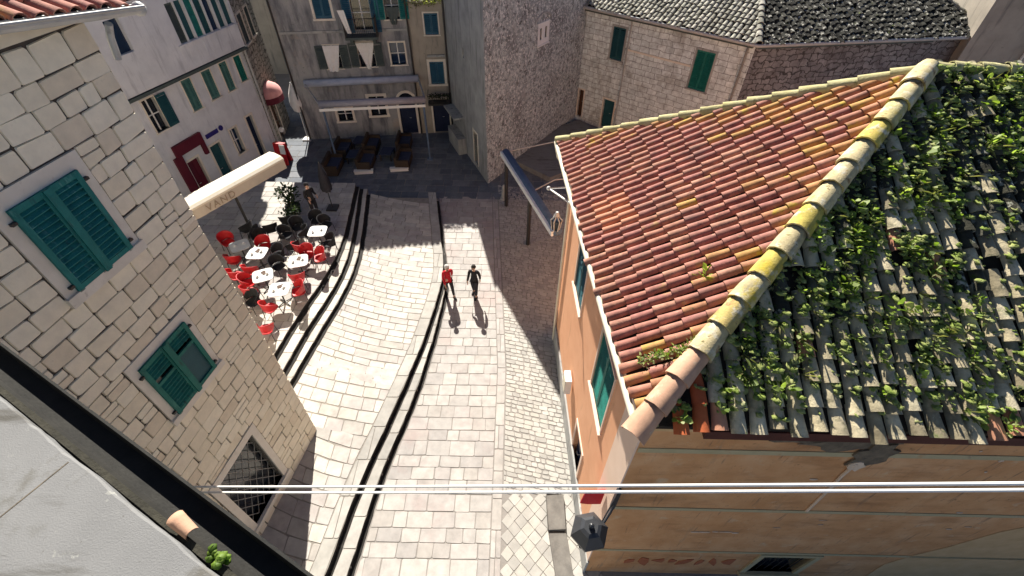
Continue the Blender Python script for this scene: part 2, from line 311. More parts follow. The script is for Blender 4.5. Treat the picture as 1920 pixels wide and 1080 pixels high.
M['skin'] = surf('skin', [(.45, .27, .19), (.52, .33, .24)], 6, .6, .05, 30)
M['blackcloth'] = surf('black_cloth', [(.012, .012, .015), (.025, .025, .028)], 5, .9, .2, 60)
M['jeans'] = surf('dark_trousers', [(.02, .02, .026), (.035, .035, .045)], 5, .9, .2, 60)
M['hairgrey'] = surf('white_hair', [(.45, .44, .42), (.6, .59, .57)], 12, .8, .4, 60)
M['hairdark'] = surf('dark_hair', [(.012, .01, .008), (.03, .024, .02)], 12, .6, .4, 60)
M['pink'] = surf('pink_cloth', [(.6, .27, .26), (.7, .36, .34)], 4, .9, .2, 40)
M['signblue'] = surf('blue_sign', [(.02, .015, .13), (.03, .025, .18)], 3, .4, .05, 30)
M['lantern'] = surf('black_lantern_metal', [(.018, .02, .024), (.035, .038, .044)], 4, .38, .08, 40, spec=.5)
M['frost'] = surf('frosted_lamp_glass', [(.55, .55, .5), (.65, .65, .6)], 3, .3, 0)
M['stain_red'] = M['redflake']

# ------------------------------------------------------------------ stones (each a bevelled piece of one mesh)
def stone(mb, q, n, proud, cut=.05, bev=.018, m=0, base=0.):
    q = [V(p) for p in q]; n = V(n); ring = []
    for i in range(4):
        p, a, b = q[i], q[i - 1], q[(i + 1) % 4]
        ca, cb = cut * R(.4, 1.5), cut * R(.4, 1.5)
        la, lb = (a - p).length, (b - p).length
        ring.append(p + (a - p) * min(.35, ca / max(la, .001))); ring.append(p + (b - p) * min(.35, cb / max(lb, .001)))
    c = sum(ring, V((0, 0, 0))) / 8
    rad = sum((p - c).length for p in ring) / 8
    top = [p + (c - p) * min(.4, bev / rad) + n * (proud + R(-.2, .2) * proud) for p in ring]
    ring = [p + n * base for p in ring]
    mb.shared(ring + top, [tuple(range(8, 16))] + [(i, (i + 1) % 8, 8 + (i + 1) % 8, 8 + i) for i in range(8)], m)

def wall_stones(mb, W, s0, s1, z0, z1, holes, rh, wr, gap=.022, jit=.02, proud=.035, m=0, cut=.05):
    cuts = sorted({z0, z1} | {h[i] for h in holes for i in (2, 3) if z0 < h[i] < z1})
    rows = []
    for a, b in zip(cuts, cuts[1:]):
        n = max(1, round((b - a) / rh)); w = [R(.75, 1.25) for _ in range(n)]; t = sum(w); z = a
        for k in w: rows.append((z, z + (b - a) * k / t)); z += (b - a) * k / t
    def q3(s, z): return W.P(s, z, 0)
    ph = R(0, 9)
    def wave(s, z): return z + .035 * math.sin(s * 1.3 + ph + z * .4) * (0 if any(abs(z - h[i]) < .2 for h in holes for i in (2, 3)) else 1)
    for a, b in rows:
        zc = (a + b) / 2
        free = [(s0, s1)]
        for h in holes:
            if h[2] < zc < h[3]:
                nf = []
                for f in free:
                    if h[1] <= f[0] or h[0] >= f[1]: nf.append(f)
                    else:
                        if h[0] - f[0] > .05: nf.append((f[0], h[0]))
                        if f[1] - h[1] > .05: nf.append((h[1], f[1]))
                free = nf
        for f in free:
            s = f[0]
            while s < f[1] - .04:
                w = R(*wr); 
                if f[1] - (s + w) < wr[0] * .7: w = f[1] - s
                j = lambda: R(-jit, jit)
                pts = [(s + gap / 2 + j() * .6, a + gap / 2 + j()), (s + w - gap / 2 + j() * .6, a + gap / 2 + j()), (s + w - gap / 2 + j() * .6, b - gap / 2 + j()), (s + gap / 2 + j() * .6, b - gap / 2 + j())]
                if R(0, 1) < .08 and b - a > .2:      # two small stones one above the other
                    zm = R(a * .6 + b * .4, a * .4 + b * .6)
                    sets = [[pts[0], pts[1], (pts[1][0], zm - gap / 2), (pts[0][0], zm - gap / 2)], [(pts[3][0], zm + gap / 2), (pts[2][0], zm + gap / 2), pts[2], pts[3]]]
                else: sets = [pts]
                for st in sets:
                    q = [q3(x, wave(x, y)) for x, y in st]
                    stone(mb, q[::-1] if W.flip else q, W.n, proud, cut, .011, m)
                s += w

def interp(tab):
    tab = sorted(tab)
    def f(y):
        if y <= tab[0][0]: a, b = tab[0], tab[1]
        elif y >= tab[-1][0]: a, b = tab[-2], tab[-1]
        else:
            for a, b in zip(tab, tab[1:]):
                if a[0] <= y <= b[0]: break
        t = (y - a[0]) / (b[0] - a[0]); return a[1] + (b[1] - a[1]) * t
    return f
def smooth(f, w=.7): return lambda y: sum(f(y + d * w) for d in (-1, -.5, 0, .5, 1)) / 5

def pave(mb, y0, y1, lf, rf, z, rh, wr, gap=.02, proud=.012, jit=.012, m=0, bend=0., from_left=False, keep=None, cut=.025, slope=0.):
    y = y0
    while y < y1:
        h = rh * R(.85, 1.15); yc = y + h / 2
        l, r = lf(yc), rf(yc); x = r - R(0, wr[0]); e = r; first = True
        while e > l + .03:
            w = R(*wr)
            if first: w *= R(.4, 1); first = False
            s = max(l, e - w)
            if s - l < wr[0] * .35: s = l
            by = lambda xx: bend * math.sin((xx - l) / max(.1, r - l) * 1.7) + slope * (xx - r)
            j = lambda: R(-jit, jit)
            q = [(s + gap / 2 + j(), y + gap / 2 + by(s) + j()), (e - gap / 2 + j(), y + gap / 2 + by(e) + j()), (e - gap / 2 + j(), y + h - gap / 2 + by(e) + j()), (s + gap / 2 + j(), y + h - gap / 2 + by(s) + j())]
            # follow the side curves
            if s == l: q[0] = (lf(q[0][1]) + gap / 2, q[0][1]); q[3] = (lf(q[3][1]) + gap / 2, q[3][1])
            if e == r: q[1] = (rf(q[1][1]) - gap / 2, q[1][1]); q[2] = (rf(q[2][1]) - gap / 2, q[2][1])
            if q[1][0] - q[0][0] > .03 and (keep is None or keep((s + e) / 2, yc)):
                stone(mb, [(a, b, z) for a, b in q], (0, 0, 1), proud, cut, .008, m)
            e = s
        y += h
def slab_strip(mb, y0, y1, lf, rf, z0, z1, m=0, n=90):
    for i in range(n):
        a, b = y0 + (y1 - y0) * i / n, y0 + (y1 - y0) * (i + 1) / n
        la, ra, lb, rb = lf(a), rf(a), lf(b), rf(b)
        mb.face([(la, a, z1), (ra, a, z1), (rb, b, z1), (lb, b, z1)], m)
        mb.face([(ra, a, z0), (rb, b, z0), (rb, b, z1), (ra, a, z1)], m)
        mb.face([(lb, b, z0), (la, a, z0), (la, a, z1), (lb, b, z1)], m)
    mb.face([(lf(y1), y1, z1), (rf(y1), y1, z1), (rf(y1), y1, z0), (lf(y1), y1, z0)], m)
    mb.face([(lf(y0), y0, z0), (rf(y0), y0, z0), (rf(y0), y0, z1), (lf(y0), y0, z1)], m)

# ------------------------------------------------------------------ roofs of half-round tiles
def inpoly(p, poly):
    c = False; n = len(poly)
    for i in range(n):
        a, b = poly[i], poly[i - 1]
        if (a[1] > p[1]) != (b[1] > p[1]) and p[0] < (b[0] - a[0]) * (p[1] - a[1]) / (b[1] - a[1]) + a[0]: c = not c
    return c
def tile_field(mb, O, ea, eu, n, poly, pitch, step, r, pick, over=.1, skip=0., jit=1., seg=6, sag=0., hgt=.8, lf=.012):
    O, ea, eu, n = V(O), V(ea).normalized(), V(eu).normalized(), V(n).normalized()
    smax = max(p[0] for p in poly); smin = min(p[0] for p in poly); tmax = max(p[1] for p in poly)
    i = 0; s = smin + pitch / 2
    while s < smax:
        off = R(-.05, .05) * jit; k = 0; t = -.06
        while t < tmax:
            L = step + over; tc = t + L / 2
            if inpoly((s, min(tc, tmax - .01)), poly) and R(0, 1) > skip:
                d = V((0, 0, 0)); sj = s + R(-.012, .012) * jit; tj = t + off + R(-.02, .02) * jit
                yaw = R(-.03, .03) * jit; slip = R(0, 1) < .06 * jit; tj -= R(.03, .1) if slip else 0; yaw += R(-.06, .06) if slip else 0; lift = R(0, lf) * jit
                rl, rh = r * R(.97, 1.06), r * R(.78, .85)
                m = pick(s, tc)
                rings = []
                for (tt, rr, up) in ((tj, rl, .024 + lift), (tj + L, rh, 0.0)):
                    c = O + ea * (sj + yaw * (tt - tj)) + eu * tt + n * (up + sag * math.sin(s * .9))
                    rings.append([c + ea * (rr * math.cos(math.pi * j / seg)) + n * (rr * hgt * math.sin(math.pi * j / seg)) for j in range(seg + 1)])
                a, b = rings; k1 = seg + 1
                inn = [p - (p - (O + ea * sj + eu * tj + n * .035)) * .17 for p in a]
                fs = [(j, j + 1, k1 + j + 1, k1 + j) for j in range(seg)]
                b0 = len(mb.v); mb.shared(a + b, fs, m, True)
                mb.shared(a + inn + [p + eu * .12 for p in inn], [(j + 1, j, k1 + j, k1 + j + 1) for j in range(seg)] + [(k1 + j + 1, k1 + j, 2 * k1 + j, 2 * k1 + j + 1) for j in range(seg)], m)
            t += step; k += 1
        s += pitch; i += 1
def caps(mb, a, b, r, L, m=0, pickm=None, seg=8):
    a, b = V(a), V(b); d = (b - a).normalized(); side = d.cross(V((0, 0, 1))).normalized(); up = side.cross(d).normalized()
    n = max(1, round((b - a).length / L)); L = (b - a).length / n
    for i in range(n):
        p0 = a + d * (L * i - .03) + side * R(-.012, .012) + up * .03; p1 = a + d * (L * (i + 1) + .05) + side * R(-.012, .012)
        r0, r1 = r * R(1.02, 1.12), r * R(.84, .92); rings = []
        mm = pickm(i, n) if pickm else m
        for p, rr in ((p0, r0), ((p0 + p1) / 2, (r0 + r1) / 2 * R(.98, 1.03)), (p1, r1)):
            rings.append([p + V((R(-.009, .009), R(-.009, .009), R(-.009, .009))) + side * rr * math.cos(math.pi * (j / seg * 1.24 - .12)) + up * rr * math.sin(math.pi * (j / seg * 1.24 - .12)) for j in range(seg + 1)])
        k1 = seg + 1; inn = [q + (p0 - q) * .16 for q in rings[0]]
        mb.shared(rings[0] + rings[1] + rings[2], [(j, j + 1, k1 + j + 1, k1 + j) for j in range(seg)] + [(k1 + j, k1 + j + 1, 2 * k1 + j + 1, 2 * k1 + j) for j in range(seg)], mm, True)
        mb.shared(rings[0] + inn, [(j + 1, j, k1 + j, k1 + j + 1) for j in range(seg)], mm)
def lumps(mb, a, b, r, n, m=0, spread=.04):
    a, b = V(a), V(b)
    for i in range(n):
        t = (i + R(0, 1)) / n; p = a.lerp(b, t) + V((R(-spread, spread), R(-spread, spread), R(-spread, spread) * .5))
        mb.ball(p, r * R(.6, 1.3), m, 7, 5, (R(.8, 1.6), R(.8, 1.6), R(.5, .9)), .22)
def leaves(mb, c, rad, n, size, m=0, flat=.6, up=V((0, 0, 1)), asp=.62):
    c = V(c)
    for _ in range(n):
        d = V((R(-1, 1), R(-1, 1), R(-.25, 1))).normalized(); p = c + V((d.x * rad, d.y * rad, d.z * rad * flat)) * R(.25, 1)
        dr = (d + V((R(-.6, .6), R(-.6, .6), R(-.2, .6)))).normalized(); sd = dr.cross(V((R(-.5, .5), R(-.5, .5), 1))).normalized(); nn = sd.cross(dr)
        L = size * R(.6, 1.4); w = L * asp * R(.7, 1.1)
        mb.shared([p, p + dr * L * .35 + sd * w * .5 + nn * L * .06, p + dr * L * .8 + sd * w * .38, p + dr * L - nn * L * .12, p + dr * L * .8 - sd * w * .38, p + dr * L * .35 - sd * w * .5 + nn * L * .06],
                  [(0, 1, 2, 3, 4, 5)], m)
def uvmap(o, W):
    """metres along and up the wall as UV, for the coursed stone materials"""
    me = o.data; uv = me.uv_layers.new(name='UVMap'); org = rootloc(o.parent) if o.parent else V(o.location)
    for p in me.polygons:
        n = p.normal; ax = W.d if abs(n.dot(W.n)) > .5 or abs(n.z) > .5 else W.n
        for li in p.loop_indices:
            v = me.vertices[me.loops[li].vertex_index].co + org
            q = v - W.a; uv.data[li].uv = (q.dot(ax), v.z)
# ------------------------------------------------------------------ camera, light, sky
f_px, pitch, H = 870., math.radians(44.7), 14.
cam = bpy.data.cameras.new('camera'); cam.sensor_width = 36; cam.lens = f_px / 1920 * 36; cam.clip_end = 1000; cam.clip_start = .05
co = bpy.data.objects.new('camera', cam); COL.objects.link(co); S.camera = co
fw = V((0, math.cos(pitch), -math.sin(pitch))); dn0 = V((0, -math.sin(pitch), -math.cos(pitch))); th = math.asin(-15 * math.tan(pitch) / f_px)
rt = V((1, 0, 0)) * math.cos(th) + dn0 * math.sin(th); dn = dn0 * math.cos(th) - V((1, 0, 0)) * math.sin(th)
mw = Matrix((( rt.x, -dn.x, -fw.x, 0), (rt.y, -dn.y, -fw.y, 0), (rt.z, -dn.z, -fw.z, H), (0, 0, 0, 1)))
co.matrix_world = mw
EL = math.radians(37); to_sun = V((-.235, 1, 0)).normalized() * math.cos(EL) + V((0, 0, math.sin(EL)))
sun = bpy.data.lights.new('sun', 'SUN'); sun.energy = 5.0; sun.angle = math.radians(.5); sun.color = (1, .94, .84)
so = bpy.data.objects.new('sun', sun); COL.objects.link(so); so.rotation_euler = (-to_sun).to_track_quat('-Z', 'Y').to_euler()
wd = bpy.data.worlds.new('World'); S.world = wd; wd.use_nodes = True; nt = wd.node_tree; bg = nt.nodes['Background']
sky = nt.nodes.new('ShaderNodeTexSky'); sky.sky_type = 'NISHITA'; sky.sun_disc = False; sky.sun_elevation = EL
sky.sun_rotation = math.atan2(to_sun.x, to_sun.y); sky.air_density = .45; sky.dust_density = .1; sky.ozone_density = 2.5
nt.links.new(sky.outputs[0], bg.inputs[0]); bg.inputs[1].default_value = .05
S.view_settings.view_transform = 'Standard'; S.view_settings.look = 'None'; S.view_settings.gamma = 1; S.view_settings.exposure = 1.28
S.cycles.max_bounces = 8; S.cycles.diffuse_bounces = 4

# ================================================================== THE GROUND
mb = MB(); mb.face([(-160, -160, -.004), (160, -160, -.004), (160, 160, -.004), (-160, 160, -.004)]); struct('ground', mb, M['ground'])
_L1 = smooth(interp([(8, -8.45), (9.65, -8.32), (11.69, -8.1), (13.36, -7.78), (14.73, -7.62), (16.24, -7.62), (18.53, -7.9), (20.8, -8.2)]))
_L2 = smooth(interp([(8, -8.0), (9.36, -7.8), (10.31, -7.75), (11.65, -7.55), (13.09, -7.26), (14.91, -7.14), (16.98, -7.38), (20.8, -8.02)]))
_L3 = smooth(interp([(8, -7.7), (8.99, -7.48), (10.34, -7.32), (11.91, -7.06), (13.25, -6.84), (15.09, -6.78), (17.35, -7.08), (20.8, -7.66)]))
_r1 = smooth(interp([(0, -5.1), (3.2, -4.66), (5.65, -4.36), (8.26, -3.78), (10.87, -3.28), (13.71, -2.98), (15.04, -2.98), (20.3, -4.0)]))
_r2 = smooth(interp([(0, -4.5), (3.25, -4.15), (5.73, -3.9), (8.69, -3.26), (11.55, -2.93), (14.0, -2.8), (15.04, -2.84), (20.3, -3.88)]))
wear = lambda y, k: .012 * math.sin(y * 5.3 + k) * math.sin(y * 1.7 + k * 2) + .006 * math.sin(y * 13 + k)
L1 = lambda y: _L1(y) + wear(y, 4); L2 = lambda y: _L2(y) + wear(y, 5.5); L3 = lambda y: _L3(y) + wear(y, 7)
r1 = lambda y: _r1(y) + wear(y, 1); r2 = lambda y: _r2(y) + wear(y, 2.5)
A_x = lambda y: -6.14 - .1665 / .986 * (7.25 - y)           # foot of the left stone house
ZM, ZT = .36, .81
def flat(name, y0, y1, lf, rf, z0, z1, m=M['joint']):
    mb = MB(); slab_strip(mb, y0, y1, lf, rf, z0, z1); return struct(name, mb, m)
G = .16
# bodies of the raised levels, then their stones
flat('square_pavement', 0, 20.3, lambda y: max(A_x(y) if y < 7.25 else L3(y) - .3, -9) - .3, r1, 0, ZM - .012)
flat('lower_step', 0, 20.3, lambda y: r1(y) - .05, r2, 0, ZM / 2 - .012)
flat('third_terrace_step', 7.4, 20.8, lambda y: L2(y) - .1, L3, 0, .51 - .012)
flat('second_terrace_step', 7.4, 20.8, lambda y: L1(y) - .1, L2, 0, .66 - .012)
flat('cafe_terrace', 7.4, 20.8, lambda y: -17.5, L1, 0, ZT - .012)
mb = MB(); pave(mb, 7.4, 20.8, lambda y: -16.5, L1, ZT - .012, .5, (.5, 1.0), m=0, cut=.03); struct('terrace_slabs', mb, M['slab'])
mb = MB(); pave(mb, 7.4, 20.8, lambda y: L1(y) + G, L2, .66 - .012, .8, (.4, .5), jit=.003); struct('terrace_step_stones', mb, M['stepstone'])
mb = MB(); pave(mb, 7.4, 20.8, lambda y: L2(y) + G, L3, .51 - .012, .8, (.4, .5), jit=.003); struct('lower_terrace_step_stones', mb, M['stepstone'])
mb = MB(); pave(mb, 0, 14.6, lambda y: r1(y) + G * .8, r2, ZM / 2 - .012, .8, (.4, .5), jit=.003); struct('square_step_stones', mb, M['kerbgrey'])
for nm, cv, z, y0, y1 in (('terrace_gutter', L1, .66, 7.4, 20.8), ('middle_terrace_gutter', L2, .51, 7.4, 20.8), ('lower_terrace_gutter', L3, ZM, 7.4, 20.5), ('square_gutter', r1, ZM / 2, 0, 20.3), ('lower_gutter', r2, 0.0, 0, 14.9)):  # painted shadow bands: flat strip at each step foot, then its riser
    mb = MB(); slab_strip(mb, y0, y1, lambda y: cv(y) + .001, lambda y: cv(y) + G * (.85 if cv in (r1, r2) else 1) - .01, z - .02, z + .004); struct(nm, mb, M['shadestrip'])
    mb = MB(); slab_strip(mb, y0, y1, lambda y: cv(y) - .004, lambda y: cv(y) + .004, z - .01, z + {r1: .165, r2: .165}.get(cv, .135)); struct(nm.replace('gutter', 'riser'), mb, M['shadestrip'])
mb = MB()
lm = lambda y: (A_x(y) if y < 7.3 else L3(y) + G)
pave(mb, .5, 9.5, lm, lambda y: r1(y) - .42, ZM - .012, .42, (.4, .75), bend=-.25, slope=-.12)
pave(mb, 9.4, 20.3, lambda y: L3(y) + G, lambda y: r1(y) - .42, ZM - .012, .3, (.45, .9), bend=-.5, slope=-.1, keep=lambda x, y: True)
struct('square_slabs', mb, M['slab'])
mb = MB(); pave(mb, .3, 20.3, lambda y: r1(y) - .41, r1, ZM - .012, 1.0, (.42, .43), jit=.004); struct('square_edge_slabs', mb, M['kerbgrey'])
xb = lambda y: -.2 if y < 10 else -.2 - .06 * (y - 10)
mb = MB(); pave(mb, .2, 20.8, lambda y: (r2(y) if y < 14.3 else r1(y)) + G, lambda y: xb(y) - .28, -.004, .44, (.36, .8), gap=.016); struct('lower_slabs', mb, M['pinkslab'])
mb = MB(); pave(mb, .2, 20.8, lambda y: xb(y) - .27, lambda y: xb(y) + .02, -.004, .75, (.28, .3), jit=.004); struct('border_slabs', mb, M['pinkslab'])
mb = MB()
kx = lambda y: 5.2
pave(mb, 3.6, 20.8, lambda y: xb(y) + .04, kx, -.004, .17, (.16, .34), gap=.02, jit=.02, slope=-.22, cut=.03, keep=lambda x, y: (x < 2.7 or y > 11.5) and y - .22 * (x - 5.2) > 5.42)
u = 0; 
for i in range(-2, 26):       # larger setts laid on the diagonal near the corner house
    for j in range(-24, 26):
        s = .27; x = -.2 + (i + j * 1.0) * s * .7071; y = 2.4 + (i - j) * s * .7071 * 1.1
        if xb(y) + .16 < x < 2.5 and .6 < y < 5.4:
            q = [(x - s * .69, y), (x, y - s * .75), (x + s * .69, y), (x, y + s * .75)]
            stone(mb, [(a + R(-.012, .012), b + R(-.012, .012), -.004) for a, b in q], (0, 0, 1), .012, .02, .008, 0)
struct('cobbles', mb, M['cobble'])
mb = MB(); pave(mb, 20.8, 33, lambda y: -18, lambda y: 5.5, -.004, .6, (.5, 1.1)); struct('upper_square_slabs', mb, M['shadeslab'])
mb = MB(); mb.prism([(-.1, 24.5), (2.0, 22.6), (4.2, 24.2), (5.6, 27.6), (4.3, 29.9), (3.0, 29.0)], 0, .3); struct('concrete_landing', mb, M['concrete'])

# ================================================================== LEFT STONE HOUSE
A = Wall((-6.14, 7.25), (-6.75, 3.66), (0, 5))
t = thing('stone_house', 'tall house of pale limestone blocks with two teal shuttered windows, filling the left side', 'house', A.P(3, .0))
up_h, lo_h, do_h = (1.42, 2.42, 9.0, 10.42), (1.47, 2.58, 5.74, 7.16), (1.72, 3.05, .85, 3.25)
frames = [(up_h, .22, .25), (lo_h, .2, .22), (do_h, .2, .24)]
hs = [(a - w, b + w, c - w * .8, d + tp) for (a, b, c, d), w, tp in frames]
mb = MB(); wface(mb, A, 0, 9.5, 0, 12.0, [h for h, _, _ in frames], .3)
c = [A.P(0, 0, 0), A.P(9.5, 0, 0), A.P(9.5, 0, -8), A.P(0, 0, -8)]
for i in (1, 2, 3):
    p, q = c[i], c[(i + 1) % 4]; mb.face([p, q, q + V((0, 0, 12.)), p + V((0, 0, 12.))])
mb.build('mortar_core', M['mortar'], t)
mb = MB(); wall_stones(mb, A, 0, 9.5, .3, 12.0, hs, .31, (.26, .62), gap=.013, jit=.016, proud=.024, cut=.022)
E_ = Wall(A.P(0, 0, 0), A.P(0, 0, -8), (-6, 20)); wall_stones(mb, E_, .02, 8, .3, 12.0, [], .36, (.4, .8))
mb.build('wall', M['limestone'], t)
for h, w, tp in frames:
    kind = 'window' if h is not do_h else 'cellar_window'
    mb = MB(); wsurround(mb, A, h, w - .012, -.28, .045, True, tp - .012); fr = mb.build(kind, M['trim'], t)
    mb = MB(); wpane(mb, A, h, -.2); mb.build('pane', M['glass'], fr)
    if h is do_h:
        mb = MB()
        for k in range(-4, 8):
            for sg in (1, -1):
                a0, b0 = V((h[0] + k * .26, h[2])), V((h[0] + k * .26 + sg * 1.3, h[3]))
                pts = []
                for q in range(25):
                    p = a0.lerp(b0, q / 24)
                    if h[0] <= p.x <= h[1]: pts.append(A.P(p.x, p.y, -.09 + .012 * sg))
                if len(pts) > 1: mb.tube([pts[0], pts[-1]], .011, 5)
        mb.build('iron_grille', M['rustiron'], fr)
        continue
    mid = (h[0] + h[1]) / 2 
    key = 'teal' if h is up_h else 'green'
    mb = MB(); leaf_louvre(mb, A, mid + .004, h[1] + .03, h[2] - .02, h[3] + .02, .05, st=.085, mid=None if h is up_h else h[3] - .55); mb.build('shutter', M[key], fr)
    if h is up_h:
        mb = MB(); leaf_louvre(mb, A, h[0] - .03, mid - .004, h[2] - .02, h[3] + .02, .05, st=.085)
    else:
        mb = MB(); leaf_louvre(mb, A, h[0] - .03, mid - .004, h[2] - .02, h[3] + .02, .05, st=.085, mid=h[3] - .45, half=(h[2], h[3] - .45)); wbox(mb, A, h[0] + .05, mid - .085, h[2] + .08, h[3] - .48, .052, .06, 1)
    mb.build('shutter', [M[key], M['tealdark']], fr)
    mb = MB(); wbox(mb, A, mid - .05, mid + .05, h[2] - .02, h[3] + .02, .097, .125); mb.build('shutter_cover_strip', M[key], fr)
    for s_ in (h[0] - .07, h[1] + .07):
        for z_ in (h[2] + .12, h[3] - .15):
            mb = MB(); wbox(mb, A, s_ - .035, s_ + .035, z_ - .02, z_ + .02, .03, .1); mb.build('hinge', M['iron'], fr)
# its roof edge
n_ = A.n; sl = .42
tl = .14; O = A.P(-.5, 12.08, .3); eu = (-A.n + V((0, 0, sl))).normalized(); ea = (A.d + V((0, 0, tl))).normalized(); nn = ea.cross(eu).normalized(); nn = nn if nn.z > 0 else -nn
mb = MB(); mb.face([O + nn * -.03, O + ea * 10.4 + nn * -.03, O + ea * 10.4 + eu * 7 + nn * -.03, O + eu * 7 + nn * -.03]); mb.face([O + nn * -.1, O + eu * 7 + nn * -.1, O + ea * 10.4 + eu * 7 + nn * -.1, O + ea * 10.4 + nn * -.1])
rf = mb.build('roof', M['underroof'], t)
mb = MB(); tile_field(mb, O, ea, eu, nn, [(0, 0), (10.4, 0), (10.4, 7), (0, 7)], .24, .36, .1, lambda s, q: 0); mb.build('roof_tiles', M['clay'], rf)
mb = MB()
g0, g1 = A.P(-.62, 12.06, .40), A.P(9.9, 12.06 + 10.52 * tl, .40)
for k in range(6):
    a0, a1 = math.pi * (1 + k / 6), math.pi * (1 + (k + 1) / 6)
    o0 = A.n * math.cos(a0) * .1 + V((0, 0, math.sin(a0) * .11)); o1 = A.n * math.cos(a1) * .1 + V((0, 0, math.sin(a1) * .11))
    mb.face([g0 + o0, g0 + o1, g1 + o1, g1 + o0], 0, True); mb.face([g0 + o0 * .9, g1 + o0 * .9, g1 + o1 * .9, g0 + o1 * .9], 0, True)
mb.tube([g0 + A.n * .105, g1 + A.n * .105], .02, 6); mb.tube([g0 - A.n * .1, g1 - A.n * .1], .014, 6)
mb.ball(g0 + V((0, 0, -.04)), .1, 0, 8, 6)
mb.build('gutter', M['gutter'], t)
mb = MB(); p = [A.P(s_, z_, o_) for s_, o_ in ((0, -.3), (0, .03), (9.5, .03), (9.5, -.3)) for z_ in (12.002, 12.03 + s_ * tl)]; mb.hexa([p[0], p[2], p[4], p[6], p[1], p[3], p[5], p[7]]); mb.build('eave_course', M['limestone'], t)
mb = MB(); mb.tube([A.P(-.1, 11.95, .3), A.P(-.13, 11.75, .17), A.P(-.13, 11.45, .1)], .05, 8); mb.build('downpipe', M['gutter'], t)
# ================================================================== generic wall blocks
def shell(t, W, L, z1, depth, mat, holes, name='wall', z0=0, hd=.25, s0=0, side=True, uv=False):
    mb = MB(); wface(mb, W, s0, L, z0, z1, holes, hd)
    c = [W.P(s0, z0), W.P(L, z0), W.P(L, z0, -depth), W.P(s0, z0, -depth)]
    for i in (1, 2, 3):
        p, q = c[i], c[(i + 1) % 4]; h = V((0, 0, z1 - z0)); pts = [p, q, q + h, p + h]
        mb.face(pts[::-1] if W.flip else pts)
    tp = [x + V((0, 0, z1 - z0)) for x in c]; mb.face(tp[::-1] if W.flip else tp)
    o = mb.build(name, mat, t)
    if uv: uvmap(o, W)
    return o
def window(t, W, h, style, mat='teal', frame=.1, trim='trim', glass='glass', proud=.03, name='window', wide=None, lab=None):
    mb = MB(); wsurround(mb, W, h, frame, -.2, proud, True); fr = mb.build(name, M[trim], t)
    if lab: fr['label'] = lab
    mb = MB(); wpane(mb, W, h, -.17); mb.build('pane', M[glass], fr)
    a, b, c, d = h; mid = (a + b) / 2
    if style == 'closed':
        for p, q in ((a + .01, mid - .005), (mid + .005, b - .01)):
            mb = MB(); leaf_louvre(mb, W, p, q, c + .01, d - .01, -.05, st=.05); mb.build('shutter', M[mat], fr)
    elif style == 'open':
        w = (wide or (b - a) / 2)
        for p, q in ((a - w - .02, a - .02), (b + .02, b + w + .02)):
            mb = MB(); leaf_louvre(mb, W, p, q, c, d, proud + .02, st=.05); mb.build('shutter', M[mat], fr)
    elif style == 'right':
        mb = MB(); leaf_louvre(mb, W, b + .02, b + .02 + (wide or .5), c, d, proud + .02, st=.05); mb.build('shutter', M[mat], fr)
    elif style == 'left':
        mb = MB(); leaf_louvre(mb, W, a - .02 - (wide or .5), a - .02, c, d, proud + .02, st=.05); mb.build('shutter', M[mat], fr)
    if style in ('glass', 'open', 'right', 'left'):
        mb = MB(); wbox(mb, W, mid - .025, mid + .025, c, d, -.16, -.12); wbox(mb, W, a, b, (c + d) / 2 - .02, (c + d) / 2 + .02, -.162, -.123); mb.build('casement', M['whitemetal' if trim != 'dark' else 'wood'], fr)
    return fr
def door(t, W, h, mat, frame=.12, trim='trim', name='door'):
    mb = MB(); a, b, c, d = h
    wbox(mb, W, a - frame, a, c, d, -.2, .03); wbox(mb, W, b, b + frame, c, d, -.2, .03); wbox(mb, W, a - frame, b + frame, d, d + frame, -.2, .03)
    fr = mb.build('door_frame', M[trim], t)
    mb = MB(); wbox(mb, W, a, b, c, d, -.2, -.14); mid = (a + b) / 2
    for p, q in ((a + .06, mid - .04), (mid + .04, b - .06)):
        wbox(mb, W, p, q, c + .12, c + (d - c) * .45, -.14, -.115); wbox(mb, W, p, q, c + (d - c) * .52, d - .1, -.14, -.115)
    dr = mb.build(name, M[mat], t)
    mb = MB(); mb.tube([W.P(mid + .07, c + 1.0, -.14), W.P(mid + .07, c + 1.0, -.07), W.P(mid + .18, c + 1.0, -.07)], .012, 6); mb.build('handle', M['gutter'], dr)
    return dr
def hiproof(t, W, L, z, depth, mat, s0=0, pitch=.26, over=.3, rise=.4, both=True):
    O = W.P(s0 - over, z, over); ea = W.d; eu = (-W.n + V((0, 0, rise))).normalized(); nn = (W.n * rise + V((0, 0, 1))).normalized(); Ls = L - s0 + 2 * over; T = (depth / 2 + over) / eu.dot(-W.n)
    mb = MB(); p = [O, O + ea * Ls, O + ea * Ls + eu * T, O + eu * T]
    mb.face(p); b2 = -W.n + V((0, 0, -rise)); b2.normalize(); mb.face([p[3], p[2], p[2] + b2 * T, p[3] + b2 * T])
    for i in (0, 1):
        q = (p[0], p[3], p[3] + b2 * T) if i == 0 else (p[1], p[2], p[2] + b2 * T); mb.face(q)
    mb.face([x - V((0, 0, .1)) for x in (p[0], p[3] + b2 * T, p[2] + b2 * T, p[1])])
    r = mb.build('roof', M['underroof'], t)
    mb = MB(); tile_field(mb, O, ea, eu, nn, [(0, 0), (Ls, 0), (Ls, T), (0, T)], pitch, .4, pitch * .45, lambda s, q: 0, seg=4); mb.build('roof_tiles', mat, r)
    return r

